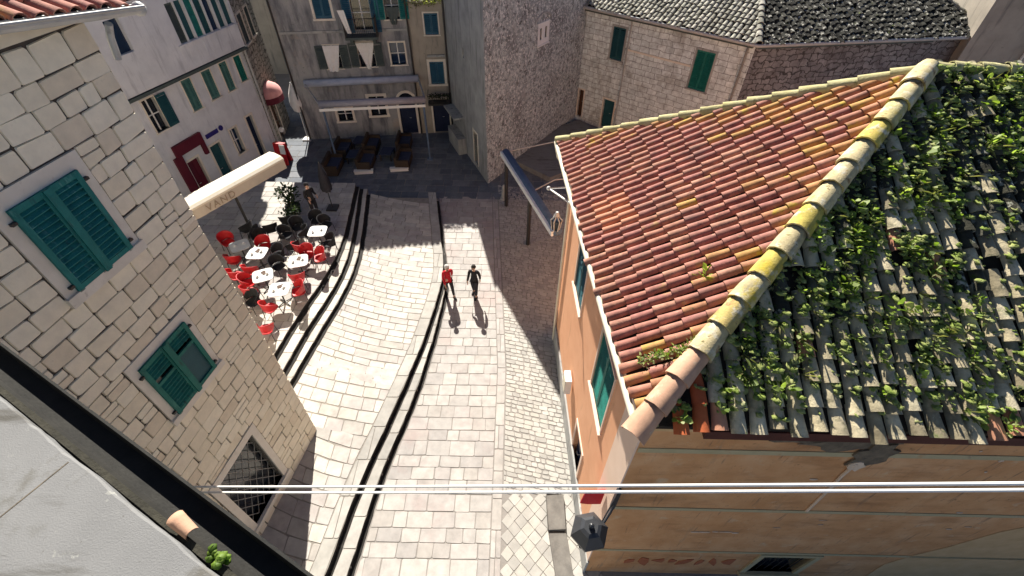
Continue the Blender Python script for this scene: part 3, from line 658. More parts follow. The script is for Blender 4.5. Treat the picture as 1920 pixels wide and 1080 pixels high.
# ================================================================== WHITE HOUSE BEHIND IT
B = Wall((-14.53, 24.58), (-15.74, 20.41), (0, 15))
t = thing('white_house', 'long white plastered house with a glazed upper gallery and a maroon shop portal', 'house', B.P(3, 0))
mid_w = [((2.55, 3.1, 4.17, 5.58), 'greygreen'), ((1.31, 1.87, 4.23, 5.56), 'greygreen'), ((.21, .7, 4.2, 5.57), 'greygreen'), ((-.78, -.32, 4.33, 5.55), 'green')]
w0 = (4.66, 5.3, 4.1, 5.52); gw = (1.2, 1.68, 1.2, 2.56); d1 = (2.55, 3.22, .05, 2.36); d2 = (-.06, .38, .05, 2.68); pd = (4.05, 4.75, .05, 2.3)
holes = [w for w, _ in mid_w] + [w0, gw, d1, d2, pd]
shell(t, B, 9, 9.0, 7, M['white_plaster'], holes, s0=-1.1)
for w, m in mid_w: window(t, B, w, 'closed', m, .05, trim='trim')
window(t, B, w0, 'left', 'tealdark', .06, wide=.52)
window(t, B, gw, 'glass', glass='blueglass', frame=.09)
door(t, B, d1, 'tealdark', .1); door(t, B, d2, 'navydoor', .1); door(t, B, pd, 'maroon', .1)
mb = MB(); mb2 = MB()
gal = [(-1.0 + .49 * k + .03, -1.0 + .49 * (k + 1) - .03, 6.98, 8.55) for k in range(7)]
side = (4.62, 5.28, 7.38, 8.6)
wface(mb, B, -1.12, 9, 5.9, 9.0, gal + [side], .2, o=.28)
q = [B.P(-1.12, 5.9, .0), B.P(9, 5.9, 0), B.P(9, 5.9, .28), B.P(-1.12, 5.9, .28)]; mb.face(q)
mb.face([B.P(-1.12, 5.9, 0), B.P(-1.12, 5.9, .28), B.P(-1.12, 9, .28), B.P(-1.12, 9, 0)])
bay = mb.build('upper_gallery', M['white_plaster'], t)
for k, h in enumerate(gal):
    mb = MB(); wpane(mb, B, h, .12)
    if k == 6: leaf_louvre(mb, B, h[0] + .01, h[1] - .01, h[2], h[3], .16, st=.04); mb.build('shutter', M['greyshut'], bay)
    elif k in (3, 4): leaf_louvre(mb, B, h[0] + .01, h[1] - .01, h[2], h[3], .14, st=.04, slats=False, mid=7.8); mb.build('gallery_window', M['teal' if k == 4 else 'tealdark'], bay)
    else: mb.build('gallery_window', M['tealdark' if k != 2 else 'blueglass'], bay)
mb = MB(); wpane(mb, B, side, .12); mb.build('pane', M['blueglass'], bay)
mb = MB(); wbox(mb, B, -1.2, 9.05, 5.74, 5.86, .002, .34); mb.build('ledge', M['greyshut'], t)
mb = MB()
for k in range(9): wbox(mb, B, -1.05 + k * .45, -1.02 + k * .45, 5.98, 6.9, .281, .292)
wbox(mb, B, -1.12, 2.6, 6.9, 6.96, .281, .33); mb.build('gallery_panelling', M['white_plaster'], t)
# maroon shop portal
mb = MB(); wbox(mb, B, 3.42, 5.1, 2.78, 3.3, .003, .14); wbox(mb, B, 4.86, 5.3, 1.0, 2.775, .003, .14); wbox(mb, B, 3.42, 3.62, 2.2, 2.775, .003, .14)
mb.build('shop_portal', M['maroon'], t)
mb = MB(); wbox(mb, B, 2.35, 3.15, 2.78, 2.98, .004, .05)
mb.tube([B.P(2.12, 2.9, .004), B.P(2.12, 2.9, .05)], .13, 14); mb.build('shop_sign', M['signblue'], t)
hiproof(t, B, 9, 9.0, 7, M['clay'], s0=-1.1)
mb = MB(); mb.tube([B.P(-1.15, 9, .1), B.P(-1.15, .1, .1)], .06, 8); mb.tube([B.P(-1.0, 9, .07), B.P(-1.0, 3, .07)], .035, 6); mb.build('drainpipe', M['gutter'], t)

# ================================================================== NARROW STONE HOUSE AND THE ALLEY
Cw = Wall((-14.3, 25.75), (-14.9, 29.5), (0, 20))
t = thing('stone_house', 'narrow rubble stone house beside the alley mouth, past the white house', 'house', Cw.P(1.5, 0))
h1, h2, h3 = (.9, 1.6, 5.6, 7.0), (2.3, 2.9, 5.6, 7.0), (1.1, 2.0, .05, 2.3)
shell(t, Cw, 3.8, 9.2, 6, M['alleystone'], [h1, h2, h3], uv=True)
window(t, Cw, h1, 'closed', 'greyshut'); window(t, Cw, h2, 'closed', 'greyshut'); door(t, Cw, h3, 'wood')
hiproof(t, Cw, 3.8, 9.2, 6, M['clay'])
K2 = Wall((-22, 37.5), (-8, 38.5), (-12, 20))
t = thing('alley_house', 'pale house closing the far end of the dark alley', 'house', K2.P(4, 0))
h1 = (8, 8.8, 3.5, 5); shell(t, K2, 14, 8.0, 6, M['warm_plaster'], [h1]); window(t, K2, h1, 'closed', 'greyshut'); hiproof(t, K2, 14, 8.0, 6, M['clay'])
# pink dome awning and folded white parasol at the alley, globe lamp
t = thing('door_awning', 'pink half-dome awning over a dark red shop door on the narrow stone house', 'awning', Cw.P(.75, 2.4))
mb = MB(); vs = []; c0 = Cw.P(1.5, 2.75)
for i in range(7):
    el = i / 6 * math.pi / 2
    for j in range(11):
        az = math.pi * j / 10; rr = .85 * (1 + .03 * (j % 2))
        vs.append(c0 + Cw.d * (math.cos(az) * math.cos(el) * rr) + Cw.n * (math.sin(az) * math.cos(el) * rr * .9 + .03) + V((0, 0, math.sin(el) * rr * .8)))
mb.shared(vs, [(i * 11 + j, i * 11 + j + 1, (i + 1) * 11 + j + 1, (i + 1) * 11 + j) for i in range(6) for j in range(10)], 0, True); mb.build('canopy', M['pink'], t)
mb = MB()
for j in range(10):
    a0, a1 = math.pi * j / 10, math.pi * (j + 1) / 10
    p = [c0 + Cw.d * math.cos(a) * .85 + Cw.n * (math.sin(a) * .77 + .03) for a in (a0, a1)]
    mb.face([p[0] - V((0, 0, .35)), p[1] - V((0, 0, .35)), p[1], p[0]])
mb.build('valance', M['maroon'], t)
t = thing('parasol', 'folded white parasol at the mouth of the alley beside the grey house', 'parasol', (-12.95, 27.1, 0))
mb = MB(); c = V((-12.95, 27.1, 0)); mb.tube([c, c + V((0, 0, 3.5))], .03, 8); mb.box(-13.2, -12.7, 26.85, 27.35, .004, .08); mb.build('pole', M['whitemetal'], t)
mb = MB(); vs = []
for i, (z, r_) in enumerate(((3.45, .03), (3.2, .16), (2.8, .33), (2.3, .42), (1.9, .3), (1.75, .1))):
    for j in range(14):
        a = 2 * math.pi * j / 14; rr = r_ * (1 if j % 2 else .62); vs.append(c + V((math.cos(a) * rr, math.sin(a) * rr, z)))
mb.shared(vs, [(i * 14 + j, i * 14 + (j + 1) % 14, (i + 1) * 14 + (j + 1) % 14, (i + 1) * 14 + j) for i in range(5) for j in range(14)], 0, True); mb.build('canopy', M['whitecloth'], t)
t = thing('street_lamp', 'short lamp post with a white globe at the corner of the alley', 'lamp', (-14.0, 26.3, 0))
mb = MB(); mb.tube([(-14.0, 26.3, 0), (-14.0, 26.3, .9)], [.05, .03], 8); mb.build('post', M['iron'], t)
mb = MB(); mb.ball((-14.0, 26.3, 1.0), .15, 0, 12, 8); mb.build('globe', M['whitemetal'], t)
t = thing('signboard', 'red folding signboard with a white sheet, standing by the white house corner', 'sign', (-13.4, 24.2, 0))
mb = MB(); mb.obox((-13.35, 24.1, .62), (.32, -.08, 0), (.02, .06, .0), (.0, .12, .6)); mb.obox((-13.3, 24.42, .62), (.32, -.08, 0), (.02, .06, 0), (0, -.12, .6)); mb.build('board', M['red'], t)
mb = MB(); mb.obox((-13.12, 23.98, .95), (.16, -.04, 0), (.003, .012, 0), (0, .05, .25)); mb.build('sheet', M['whitemetal'], t)

# ================================================================== GREY HOUSE AT THE BACK
D = Wall((-12.85, 27.04), (-6.0, 28.15), (-8, 10))
t = thing('grey_house', 'grey stained three storey house behind the wicker sofas, with balcony and green shutters', 'house', D.P(3, 0))
hw1 = (2.25, 3.1, 6.72, 7.9); hbd = (4.15, 5.1, 6.0, 7.85); ht = (5.88, 6.62, 6.6, 7.85); c1 = (2.25, 3.05, 4.18, 5.4); c2 = (4.05, 4.92, 4.22, 5.47); dk = (5.82, 6.62, 4.26, 5.42)
g1, g2, g0 = (2.1, 2.95, 1.1, 1.9), (4.1, 5.0, 1.35, 2.5), (5.8, 6.78, .03, 2.0)
holes = [hw1, hbd, ht, c1, c2, dk, g1, g2, g0]
shell(t, D, 6.94, 9.1, 6, M['grey_plaster'], holes)
window(t, D, hw1, 'closed', 'bluepaint', .12); fr = window(t, D, hbd, 'open', 'bluepaint', .12, name='balcony_door', wide=.45)
fr = window(t, D, ht, 'open', 'teal', .08, wide=.48)
for h in (c1, c2): window(t, D, h, 'open', 'greyshut', .07, wide=.45)
window(t, D, dk, 'glass', glass='blueglass', frame=.09)
window(t, D, g1, 'glass', frame=.14); window(t, D, g2, 'glass', frame=.16)
dr = door(t, D, g0, 'navydoor', .14)
mb = MB(); pts = [D.P(6.29 + .49 * math.cos(math.pi * k / 10), 2.14 + .49 * math.sin(math.pi * k / 10), .012) for k in range(11)]; mb.face(pts); mb.build('fanlight', M['glass'], t)
mb = MB()
for k in range(10):
    a0, a1 = math.pi * k / 10, math.pi * (k + 1) / 10
    mb.hexa([D.P(6.29 + r_ * math.cos(a), 2.14 + r_ * math.sin(a), o) for o in (.002, .05) for r_, a in ((.49, a0), (.64, a0), (.64, a1), (.49, a1))])
mb.build('arch', M['trim'], t)
mb = MB(); wbox(mb, D, .02, 6.9, 6.02, 6.14, .002, .06); mb.build('string_course', M['renderside'], t)
mb = MB(); wbox(mb, D, 3.65, 5.35, 5.85, 5.97, .002, .85); 
for s_ in (3.9, 5.1): wbox(mb, D, s_ - .08, s_ + .08, 5.5, 5.85, .002, .5)
bal = mb.build('balcony', M['greyshut'], t)
mb = MB()
for k in range(18): mb.tube([D.P(3.68 + k * .095, 5.97, .82), D.P(3.68 + k * .095, 6.85, .82)], .012, 5)
for s_ in (3.68, 5.32):
    for k in range(7): mb.tube([D.P(s_, 5.97, .1 + k * .12), D.P(s_, 6.85, .1 + k * .12)], .012, 5)
mb.tube([D.P(3.68, 6.86, 0), D.P(3.68, 6.86, .82), D.P(5.32, 6.86, .82), D.P(5.32, 6.86, 0)], .022, 6); mb.build('railing', M['iron'], bal)
def cloth(mb, W, top, bot, o, n=8, m=0, wob=.05):
    vs = []
    for i in range(n + 1):
        for j in range(n + 1):
            u, v_ = i / n, j / n; s_ = top[0] * (1 - v_) * (1 - u) + top[1] * (1 - v_) * u + v_ * (bot[0] * (1 - u) + bot[1] * u); z = top[2] + (bot[2] - top[2]) * v_
            vs.append(W.P(s_, z, o + wob * math.sin(u * 14 + v_ * 3) * (.3 + v_)))
    mb.shared(vs, [(i * (n + 1) + j, (i + 1) * (n + 1) + j, (i + 1) * (n + 1) + j + 1, i * (n + 1) + j + 1) for i in range(n) for j in range(n)], m, True)
mb = MB(); cloth(mb, D, (2.22, 3.12, 5.42), (2.3, 2.8, 4.05), .14); tag(mb.build('curtain', M['whitecloth'], None, D.P(2.6, 4, .1)), 'white curtain blown out of the left green shuttered window of the grey house', 'curtain')
mb = MB(); cloth(mb, D, (4.0, 5.0, 5.5), (4.45, 4.62, 4.1), .14); tag(mb.build('curtain', M['whitecloth'], None, D.P(4.5, 4, .1)), 'white curtain knotted to a point in the window under the balcony', 'curtain')
mb = MB(); cloth(mb, D, (3.55, 3.9, 7.3), (3.85, 4.05, 6.2), .92); tag(mb.build('laundry', M['whitecloth'], None, D.P(3.8, 6, .9)), 'pale cloth hung over the left end of the balcony railing', 'laundry')
mb = MB(); cloth(mb, D, (5.9, 6.65, 7.2), (6.15, 6.4, 6.35), .12); tag(mb.build('laundry', M['greyshut'], None, D.P(6.2, 6.4, .1)), 'dark cloth hanging from the window with bright teal shutters', 'laundry')
mb = MB(); mb.tube([D.P(6.97, 9.1, .09), D.P(6.97, .05, .09)], .05, 8); mb.build('drainpipe', M['iron'], t)
mb = MB(); mb.tube([D.P(.1, 9.1, .09), D.P(.1, .05, .09)], .05, 8); mb.build('drainpipe', M['iron'], t)
hiproof(t, D, 6.94, 9.1, 4.5, M['clay'], over=.1, rise=.2)
D2 = Wall((-5.99, 28.16), (-4.04, 28.37), (-5, 10))
t = thing('narrow_house', 'narrow beige house with two blue windows, squeezed between the grey house and the rendered tower', 'house', D2.P(1, 0))
w1, w2, dd = (.93, 1.68, 5.78, 6.85), (.97, 1.78, 3.09, 4.35), (.9, 1.88, .03, 1.85)
shell(t, D2, 1.96, 7.5, 5.5, M['warm_plaster'], [w1, w2, dd], s0=.01)
window(t, D2, w1, 'closed', 'bluepaint', .07); window(t, D2, w2, 'closed', 'bluepaint', .14); door(t, D2, dd, 'navydoor', .1)
mb = MB(); wbox(mb, D2, .9, 1.9, 4.62, 4.74, .002, .12); mb.build('window_hood', M['renderside'], t)
mb = MB(); wbox(mb, D2, .7, 2.1, 2.05, 2.15, .002, .7)
bal = mb.build('balcony', M['iron'], t)
mb = MB()
for k in range(12): mb.tube([D2.P(.72 + k * .125, 2.15, .67), D2.P(.72 + k * .125, 2.75, .67)], .012, 5)
mb.tube([D2.P(.72, 2.75, .02), D2.P(.72, 2.75, .67), D2.P(2.09, 2.75, .67), D2.P(2.09, 2.75, .02)], .018, 6); mb.build('railing', M['iron'], bal)
t2 = mb
mb = MB()
for k in range(9): leaves(mb, D2.P(.8 + k * .15, 2.5, .55 + R(-.1, .1)), .22, 26, .12, 0)
tag(mb.build('balcony_plant', M['darkleaf'], None, D2.P(1.4, 2.2, .5)), 'dark potted plants crowding the small balcony over the navy door', 'plant')
mb = MB()
mb.tube([D2.P(0, 7.4, .08), D2.P(1, 7.3, .1), D2.P(1.96, 7.42, .08)], .02, 5)
for k in range(16): leaves(mb, D2.P(.1 + k * .12, 7.35 + R(-.2, .3), .1), .22, 22, .12, 0)
tag(mb.build('climbing_plant', M['dryweed'], None, D2.P(1, 7.4, 0)), 'dry climbing plant hanging from the top of the narrow beige house', 'plant')

# ================================================================== RENDERED TOWER
Er = Wall((-1.43, 22.3), (4.1, 30.6), (3, 20)); El = Wall((-1.43, 22.3), (-4.0, 28.25), (-6, 20))
t = thing('tower_house', 'tall windowless tower house of crumbling grey render with one tiny white double window', 'house', (-1.43, 22.3, 0))
HT = 10.6
hl = [(4.72, 4.92, 6.2, 6.75), (5.22, 5.42, 6.2, 6.75)]
mb = MB(); wface(mb, Er, 0, Er.L, 0, HT, hl, .3); mb.build('wall', M['render'], t)
dl = (1.5, 2.1, .3, 2.2); gl = (3.1, 3.3, 5.6, 6.1)
mb = MB(); wface(mb, El, 0, El.L, 0, HT, [dl, gl], .3)
c = [Er.P(0, HT), Er.P(Er.L, HT), V((3, 36, HT)), V((-4, 36, HT)), El.P(El.L, HT)]; mb.face(c)
for p, q in ((c[1], c[2]), (c[2], c[3]), (c[3], c[4])): mb.face([V((p.x, p.y, 0)), V((q.x, q.y, 0)), q, p])
mb.build('side_wall', M['renderside'], t)
mb = MB(); wface(mb, Er, 4.5, 5.65, 5.95, 6.95, hl, .3, o=.04)
for a0, a1, b0, b1 in ((4.5, 5.65, 5.89, 5.95),): wbox(mb, Er, a0, a1, b0, b1, .001, .09)
wbox(mb, Er, 4.5, 5.65, 6.95, 7.0, .001, .05)
wn = mb.build('window', M['whitemetal'], t)
for h in hl:
    mb = MB(); wpane(mb, Er, h, -.2); mb.build('pane', M['glass'], wn)
mb = MB(); 
for k in range(10):
    a0, a1 = math.pi * (.12 + .76 * k / 10), math.pi * (.12 + .76 * (k + 1) / 10)
    mb.hexa([Er.P(5.07 + r_ * .72 * math.cos(a), 6.8 + r_ * .5 * math.sin(a), o) for o in (.002, .05) for r_, a in ((1.15, a0), (1.3, a0), (1.3, a1), (1.15, a1))])
mb.build('relieving_arch', M['renderside'], t)
door(t, El, dl, 'wood', .1)
mb = MB(); wpane(mb, El, gl, -.2); mb.build('pane', M['glass'], t)
mb = MB(); mb.tube([El.P(6.1, HT, .08), El.P(6.1, .05, .08)], .05, 8); mb.build('drainpipe', M['iron'], t)
mb = MB(); wbox(mb, El, 3.8, 5.8, 2.1, 2.2, .002, .6); mb.build('door_hood', M['renderside'], t)
mb = MB(); wbox(mb, El, 3.6, 5.6, 0, 1.0, .004, .5); mb.build('plinth', M['renderside'], t)

# ================================================================== STONE HOUSE WITH MOSSY ROOF
G1 = Wall((4.1, 30.6), (11.65, 24.41), (4, 20)); G2 = Wall((11.65, 24.41), (24.86, 26.6), (15, 10))
t = thing('stone_house', 'coursed grey stone house with blackened mossy roof and green shutters, behind the red tiled roof', 'house', (11.65, 24.41, 0))
HG = 6.75
w1, w2, dA, dB = (1.9, 2.72, 4.35, 6.08), (7.0, 8.0, 3.95, 5.92), (.08, .45, .3, 2.05), (1.98, 2.75, .1, 1.95)
mb = MB(); wface(mb, G1, 0, G1.L, 0, HG, [w1, w2, dA, dB], .25); uvmap(mb.build('wall', M['coursed'], t), G1)
mb = MB(); wface(mb, G2, 0, G2.L, 0, HG, [], .25)
e = G2.P(G2.L, 0); mb.face([e, V((24.5, 36, 0)), V((24.5, 36, HG)), e + V((0, 0, HG))]); mb.face([V((24.5, 36, 0)), V((4.1, 36, 0)), V((4.1, 36, HG)), V((24.5, 36, HG))])
uvmap(mb.build('side_wall', M['rough_stone'], t), G2)
window(t, G1, w1, 'closed', 'tealdark', .1, trim='renderside'); window(t, G1, w2, 'closed', 'green', .1, trim='renderside')
door(t, G1, dA, 'wood', .08); door(t, G1, dB, 'tealdark', .1)
mb = MB(); wbox(mb, G1, 3.0, 6.85, 5.0, 5.1, .003, .05); mb.build('string_course', M['trim'], t)
rs = .45
ov = .35
fields = []
mbu = MB(); mbd = MB(); mbp = MB()
# hip where both eaves meet: follow equal distances
def gplane(W, s, tt):
    o = W.P(s, HG + .1, ov); return o - W.n * tt + V((0, 0, tt * rs))
# corner of the two eave lines
def eave_corner():
    a = G1.P(0, 0, ov); b = G2.P(0, 0, ov); d1_, d2_ = G1.d, G2.d
    cr = d1_.x * d2_.y - d1_.y * d2_.x; w = b - a; k = (w.x * d2_.y - w.y * d2_.x) / cr
    return a + d1_ * k
ec = eave_corner(); hipd = (-(G1.n + G2.n)).normalized(); hk = 1 / (-G1.n).dot(hipd)
T = 5.2
top = ec + hipd * hk * T; top.z = HG + .1 + T * rs; ecz = V((ec.x, ec.y, HG + .1))
s1c = (ec - G1.P(0, 0, ov)).dot(G1.d); s1t = (V((top.x, top.y, 0)) - G1.P(0, 0, ov)).dot(G1.d)
s2c = (ec - G2.P(0, 0, ov)).dot(G2.d); s2t = (V((top.x, top.y, 0)) - G2.P(0, 0, ov)).dot(G2.d)
sl_ = math.sqrt(1 + rs * rs)
mbu.face([gplane(G1, -.3, 0), ecz, top, gplane(G1, -.3, T)]); mbu.face([ecz, gplane(G2, G2.L - .8, 0), gplane(G2, G2.L - 3.6, T), top])
rf = mbu.build('roof', M['underroof'], t)
mb = MB(); tile_field(mb, G1.P(0, HG + .1, ov), G1.d, -G1.n + V((0, 0, rs)), G1.n * rs + V((0, 0, 1)), [(-.3, 0), (s1c, 0), (s1t, T * sl_), (-.3, T * sl_)], .26, .36, .12, lambda s, q: 0, seg=5, jit=2); mb.build('roof_tiles', M['paletile'], rf)
mb = MB(); tile_field(mb, G2.P(0, HG + .1, ov), G2.d, -G2.n + V((0, 0, rs)), G2.n * rs + V((0, 0, 1)), [(s2c, 0), (G2.L - .8, 0), (G2.L - 3.6, T * sl_), (s2t, T * sl_)], .26, .36, .12, lambda s, q: 0, seg=5, jit=2.4)
mb.build('roof_tiles', M['darktile'], rf)
mb = MB(); caps(mb, ecz, top, .16, .45); mb.build('hip_tiles', M['paletile'], rf); mb = MB(); caps(mb, gplane(G2, G2.L - .8, 0), gplane(G2, G2.L - 3.6, T), .14, .45); mb.build('verge_tiles', M['paletile'], rf)
mb = MB(); mb.tube([G1.P(-.3, HG + .04, ov + .08), ecz - V((0, 0, .06)) + (G1.n + G2.n) * .06, G2.P(G2.L + .2, HG + .04, ov + .08)], .085, 8); mb.build('gutter', M['gutter'], t)
mb = MB(); mb.tube([G1.P(9.5, HG, .3), G1.P(9.45, HG - .35, .09), G1.P(9.45, .1, .09)], .06, 8); mb.build('drainpipe', M['rustiron'], t)
mb = MB(); mb.tube([G1.P(3.0, HG, .3), G1.P(3.0, HG - .3, .06), G1.P(3.0, .1, .06)], .045, 8); mb.build('drainpipe', M['gutter'], t)
mb = MB(); wbox(mb, G2, -.02, 9.5, HG - .16, HG, .002, .3); wbox(mb, G1, .0, 9.7, HG - .16, HG, .002, .3); mb.build('eave_board', M['greyshut'], t)
Hw = Wall((22.8, 25.6), (33, 23.2), (20, 10))
t = thing('plain_house', 'plain beige rendered house at the far right behind the mossy roof', 'house', Hw.P(2, 0))
shell(t, Hw, 10, 9.5, 7, M['warm_plaster'], []); hiproof(t, Hw, 10, 9.5, 7, M['clay'])
mb = MB(); mb.tube([Hw.P(2.6, 9.4, .1), Hw.P(2.6, .1, .1)], .06, 8); mb.build('drainpipe', M['trim'], t)

# ================================================================== CORNER HOUSE WITH THE RED AND MOSSY ROOF
KF = Wall((2.05, 3.5), (12, 3.45), (5, -5)); KL = Wall((2.05, 3.5), (1.68, 11.4), (-5, 6))
t = thing('corner_house', 'orange plastered corner house with red clay tiles and a weedy slope', 'house', (2.05, 3.5, 0))
ZE = 8.1
C0, C1, AP, RE, FE = V((1.86, 3.27, ZE)), V((1.21, 11.54, ZE)), V((7.07, 8.4, 11.1)), V((15, 8.4, 11.1)), V((15, 3.2, ZE))
fw_ = (4.12, 5.35, .35, 1.66)
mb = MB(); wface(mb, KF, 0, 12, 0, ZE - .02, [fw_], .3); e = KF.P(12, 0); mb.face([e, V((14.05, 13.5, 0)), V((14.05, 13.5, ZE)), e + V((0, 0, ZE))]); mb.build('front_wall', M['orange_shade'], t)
k1, k2, k3 = (1.5, 2.75, 4.7, 6.7), (4.75, 5.95, 4.9, 6.7), (2.2, 3.1, .05, 2.2)
mb = MB(); wface(mb, KL, 0, KL.L, 0, ZE - .02, [k1, k2, k3], .3)
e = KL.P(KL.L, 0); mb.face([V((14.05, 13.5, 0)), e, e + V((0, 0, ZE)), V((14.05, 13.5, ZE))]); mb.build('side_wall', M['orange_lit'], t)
window(t, KL, k1, 'closed', 'green', .05, trim='peach'); window(t, KL, k2, 'closed', 'tealdark', .06, trim='peach'); door(t, KL, k3, 'navydoor', .1, trim='peach')
mb = MB(); wbox(mb, KL, .0, .75, .02, ZE - .1, .002, .03); mb.build('corner_pilaster', M['peach'], t)
mb = MB(); wbox(mb, KL, -.04, KL.L, 0, .9, .004, .06); mb.build('plinth', M['renderside'], t)
for z0, z1, p in ((6.86, 7.0, .014), (4.42, 4.54, .014), (1.78, 1.9, .012)):
    mb = MB(); wbox(mb, KF, .02, 12, z0, z1, .002, p); mb.build('string_course', M['band'], t)
def blob(mb, W, s, z, rs_, rz, n=16, o=.004, th=.012, jag=.3, sh=0.):
    pts = []
    for i in range(n):
        a = 2 * math.pi * i / n; k = 1 + R(-jag, jag); zz = rz * math.sin(a) * k; pts.append((s + rs_ * math.cos(a) * k + sh * zz, z + zz))
    f = [W.P(a, b, o + th) for a, b in pts]; bk = [W.P(a, b, o) for a, b in pts]
    if not W.flip: pass
    mb.shared(f + bk, [tuple(range(n)) if not W.flip else tuple(range(n - 1, -1, -1))] + [(i, n + i, n + (i + 1) % n, (i + 1) % n) for i in range(n)])
for a in ((3.2, 7.32, .75, .26, 22), (3.75, 6.95, .3, .42, 18), (2.5, 7.42, .6, .14, 20)):
    mb = MB(); blob(mb, KF, *a[:4], a[4], o=.004 if a[4] != 18 else .012, th=.006 if a[4] != 18 else .03); mb.build('mould_stain', M['mould'], t)
fl = [(3.66, 6.62, .13, .16)] + [(R(5.0, 8), R(6.2, 7.6), R(.02, .07), R(.02, .04)) for _ in range(14)] + [(2.0 + k * .22, 3.22 + R(-.03, .03), R(.06, .16), R(.02, .03)) for k in range(5)] + [(R(3, 8), R(3, 6), R(.03, .08), R(.01, .025)) for _ in range(9)]
for a in fl: mb = MB(); blob(mb, KF, *a, 11, o=.02 if a[0] == 3.66 else .004, th=.04 if a[0] == 3.66 else .01); mb.build('plaster_flake', M['flake'], t)
mb = MB(); mb.tube([KF.P(3.62, 6.7, .045), KF.P(3.66, 6.2, .02), KF.P(3.74, 5.4, .02), KF.P(3.8, 4.56, .02)], .028, 6); mb.build('wall_cable', M['flake'], t)
mb = MB()
for k in range(8): mb = MB(); blob(mb, KF, 1.0 + k * .35, 1.02 + R(-.1, .1), R(.08, .2), R(.14, .34), 6, jag=.45, sh=R(-.2, .5)); mb.build('red_paint_remains', M['redflake'], t)
mb = MB(); n = 18; pts = [(7.4, 0), (7.25, 1.2), (7.5, 1.9), (7.9, 2.6), (8.3, 3.6), (8.9, 4.3), (12, 4.38), (12, 0)]
mb.shared([KF.P(a, b, .012) for a, b in pts], [tuple(range(len(pts)))]); mb.shared([KF.P(a, b, .003) for a, b in pts] + [KF.P(a, b, .012) for a, b in pts], [(i, i + 1, len(pts) + i + 1, len(pts) + i) for i in range(len(pts) - 2)]); mb.build('mortar_patch', M['greypatch'], t)
mb = MB(); wsurround(mb, KF, fw_, .13, -.3, .04); fr = mb.build('window', M['band'], t)
mb = MB(); wpane(mb, KF, fw_, -.14); mb.build('pane', M['glass'], fr)
mb = MB()
for k in range(6): mb.tube([KF.P(fw_[0] + .12 + k * .2, fw_[2], -.06), KF.P(fw_[0] + .12 + k * .2, fw_[3], -.06)], .012, 5)
mb.build('window_bars', M['iron'], fr)
# roof bed
eL = (C1 - C0).normalized(); nL = eL.cross(AP - C0).normalized(); nL = nL if nL.z > 0 else -nL; uL = nL.cross(eL).normalized(); uL = uL if uL.z > 0 else -uL
eF = (FE - C0).normalized(); nF = eF.cross(AP - C0).normalized(); nF = nF if nF.z > 0 else -nF; uF = nF.cross(eF).normalized(); uF = uF if uF.z > 0 else -uF
mb = MB(); mb.face([C0, C1, AP][::-1]); mb.face([C0, FE, RE, AP]); mb.face([C1, AP, RE, V((15, 13.6, ZE))][::-1])
dz = V((0, 0, -.07)); mb.face([C0 + dz, C1 + dz, V((15, 13.6, ZE - .07)), FE + dz]); mb.face([C0 + dz, FE + dz, FE, C0]); mb.face([C1 + dz, C0 + dz, C0, C1])
rf = mb.build('roof', M['underroof'], t)
def to2(p, e, u): return ((p - C0).dot(e), (p - C0).dot(u))
aL = to2(AP, eL, uL); LL = (C1 - C0).length
def pickL(s, q):
    # nearer the ridge lines the clay is yellow with lichen; one patch has new tiles
    if 4.1 < s < 5.05 and .5 < q < 1.15: return 2
    near = min(abs(aL[0] / aL[1] * q - s), abs((LL - (LL - aL[0]) * q / aL[1]) - s) * 1.5)
    pr = .025 + .6 * max(0, 1 - near / 1.2) + .75 * max(0, (q - 3.0) / 3)
    return 1 if R(0, 1) < pr * .8 else 0
mb = MB(); tile_field(mb, C0, eL, uL, nL, [(0, 0), (LL, 0), aL], .212, .37, .086, pickL, jit=.9, seg=7, hgt=1.05)
mb.build('red_tiles', [M['clay'], M['ochre'], M['neworange']], rf)
aF = to2(AP, eF, uF); rF = to2(RE, eF, uF); FL = (FE - C0).length
def pickF(s, q):
    if q < .55 and s < 1.05: return 1
    if q < .5 and 4.6 < s < 4.9 or R(0, 1) < .025: return 2
    if R(0, 1) < min(.65, max(0, (q - 1.5) * .25) + (.2 if q > 1 and s - aF[0] / aF[1] * q < 1.5 else 0)): return 3
    return 0
mb = MB(); tile_field(mb, C0, eF, uF, nF, [(.1, 0), (FL, 0), rF, aF], .272, .34,   .114, pickF, jit=1.15, seg=7, skip=.04, hgt=.95, lf=.032)
mb.build('mossy_tiles', [M['greytile'], M['redtile'], M['neworange'], M['mosstile']], rf)
mb = MB(); caps(mb, C0 - uL * .02 + V((-.12, -.12, -.02)), AP + V((0, 0, .05)), .18, .5, pickm=lambda i, n: 1 if i < 3 else 0)
mb.build('hip_tiles', [M['hipcap'], M['hipclay']], rf)
mb = MB(); lumps(mb, C0 + V((.1, .02, -.02)), AP + V((.03, -.1, -.04)), .07, 90, 0, .07); mb.build('mortar_bed', M['mossbed'], rf); mb = MB(); lumps(mb, C0 + V((-.1, .08, -.02)), AP + V((-.12, .05, -.05)), .05, 70, 0, .05); mb.build('mortar_bed', M['mossbed'], rf)
mb = MB(); caps(mb, C1 + V((-.05, 0, 0)), AP + V((0, 0, .03)), .11, .47); caps(mb, AP + V((-.05, 0, .03)), RE + V((0, 0, .03)), .12, .47); lumps(mb, C1, AP, .05, 60, 0, .05); mb.build('ridge_tiles', M['edge'], rf)
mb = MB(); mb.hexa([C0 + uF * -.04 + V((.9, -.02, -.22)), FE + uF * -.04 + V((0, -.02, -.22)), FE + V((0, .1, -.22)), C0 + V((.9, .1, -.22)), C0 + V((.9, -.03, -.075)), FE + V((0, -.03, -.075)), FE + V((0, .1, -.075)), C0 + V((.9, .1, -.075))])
mb.build('eave_board', M['soffit'], t)
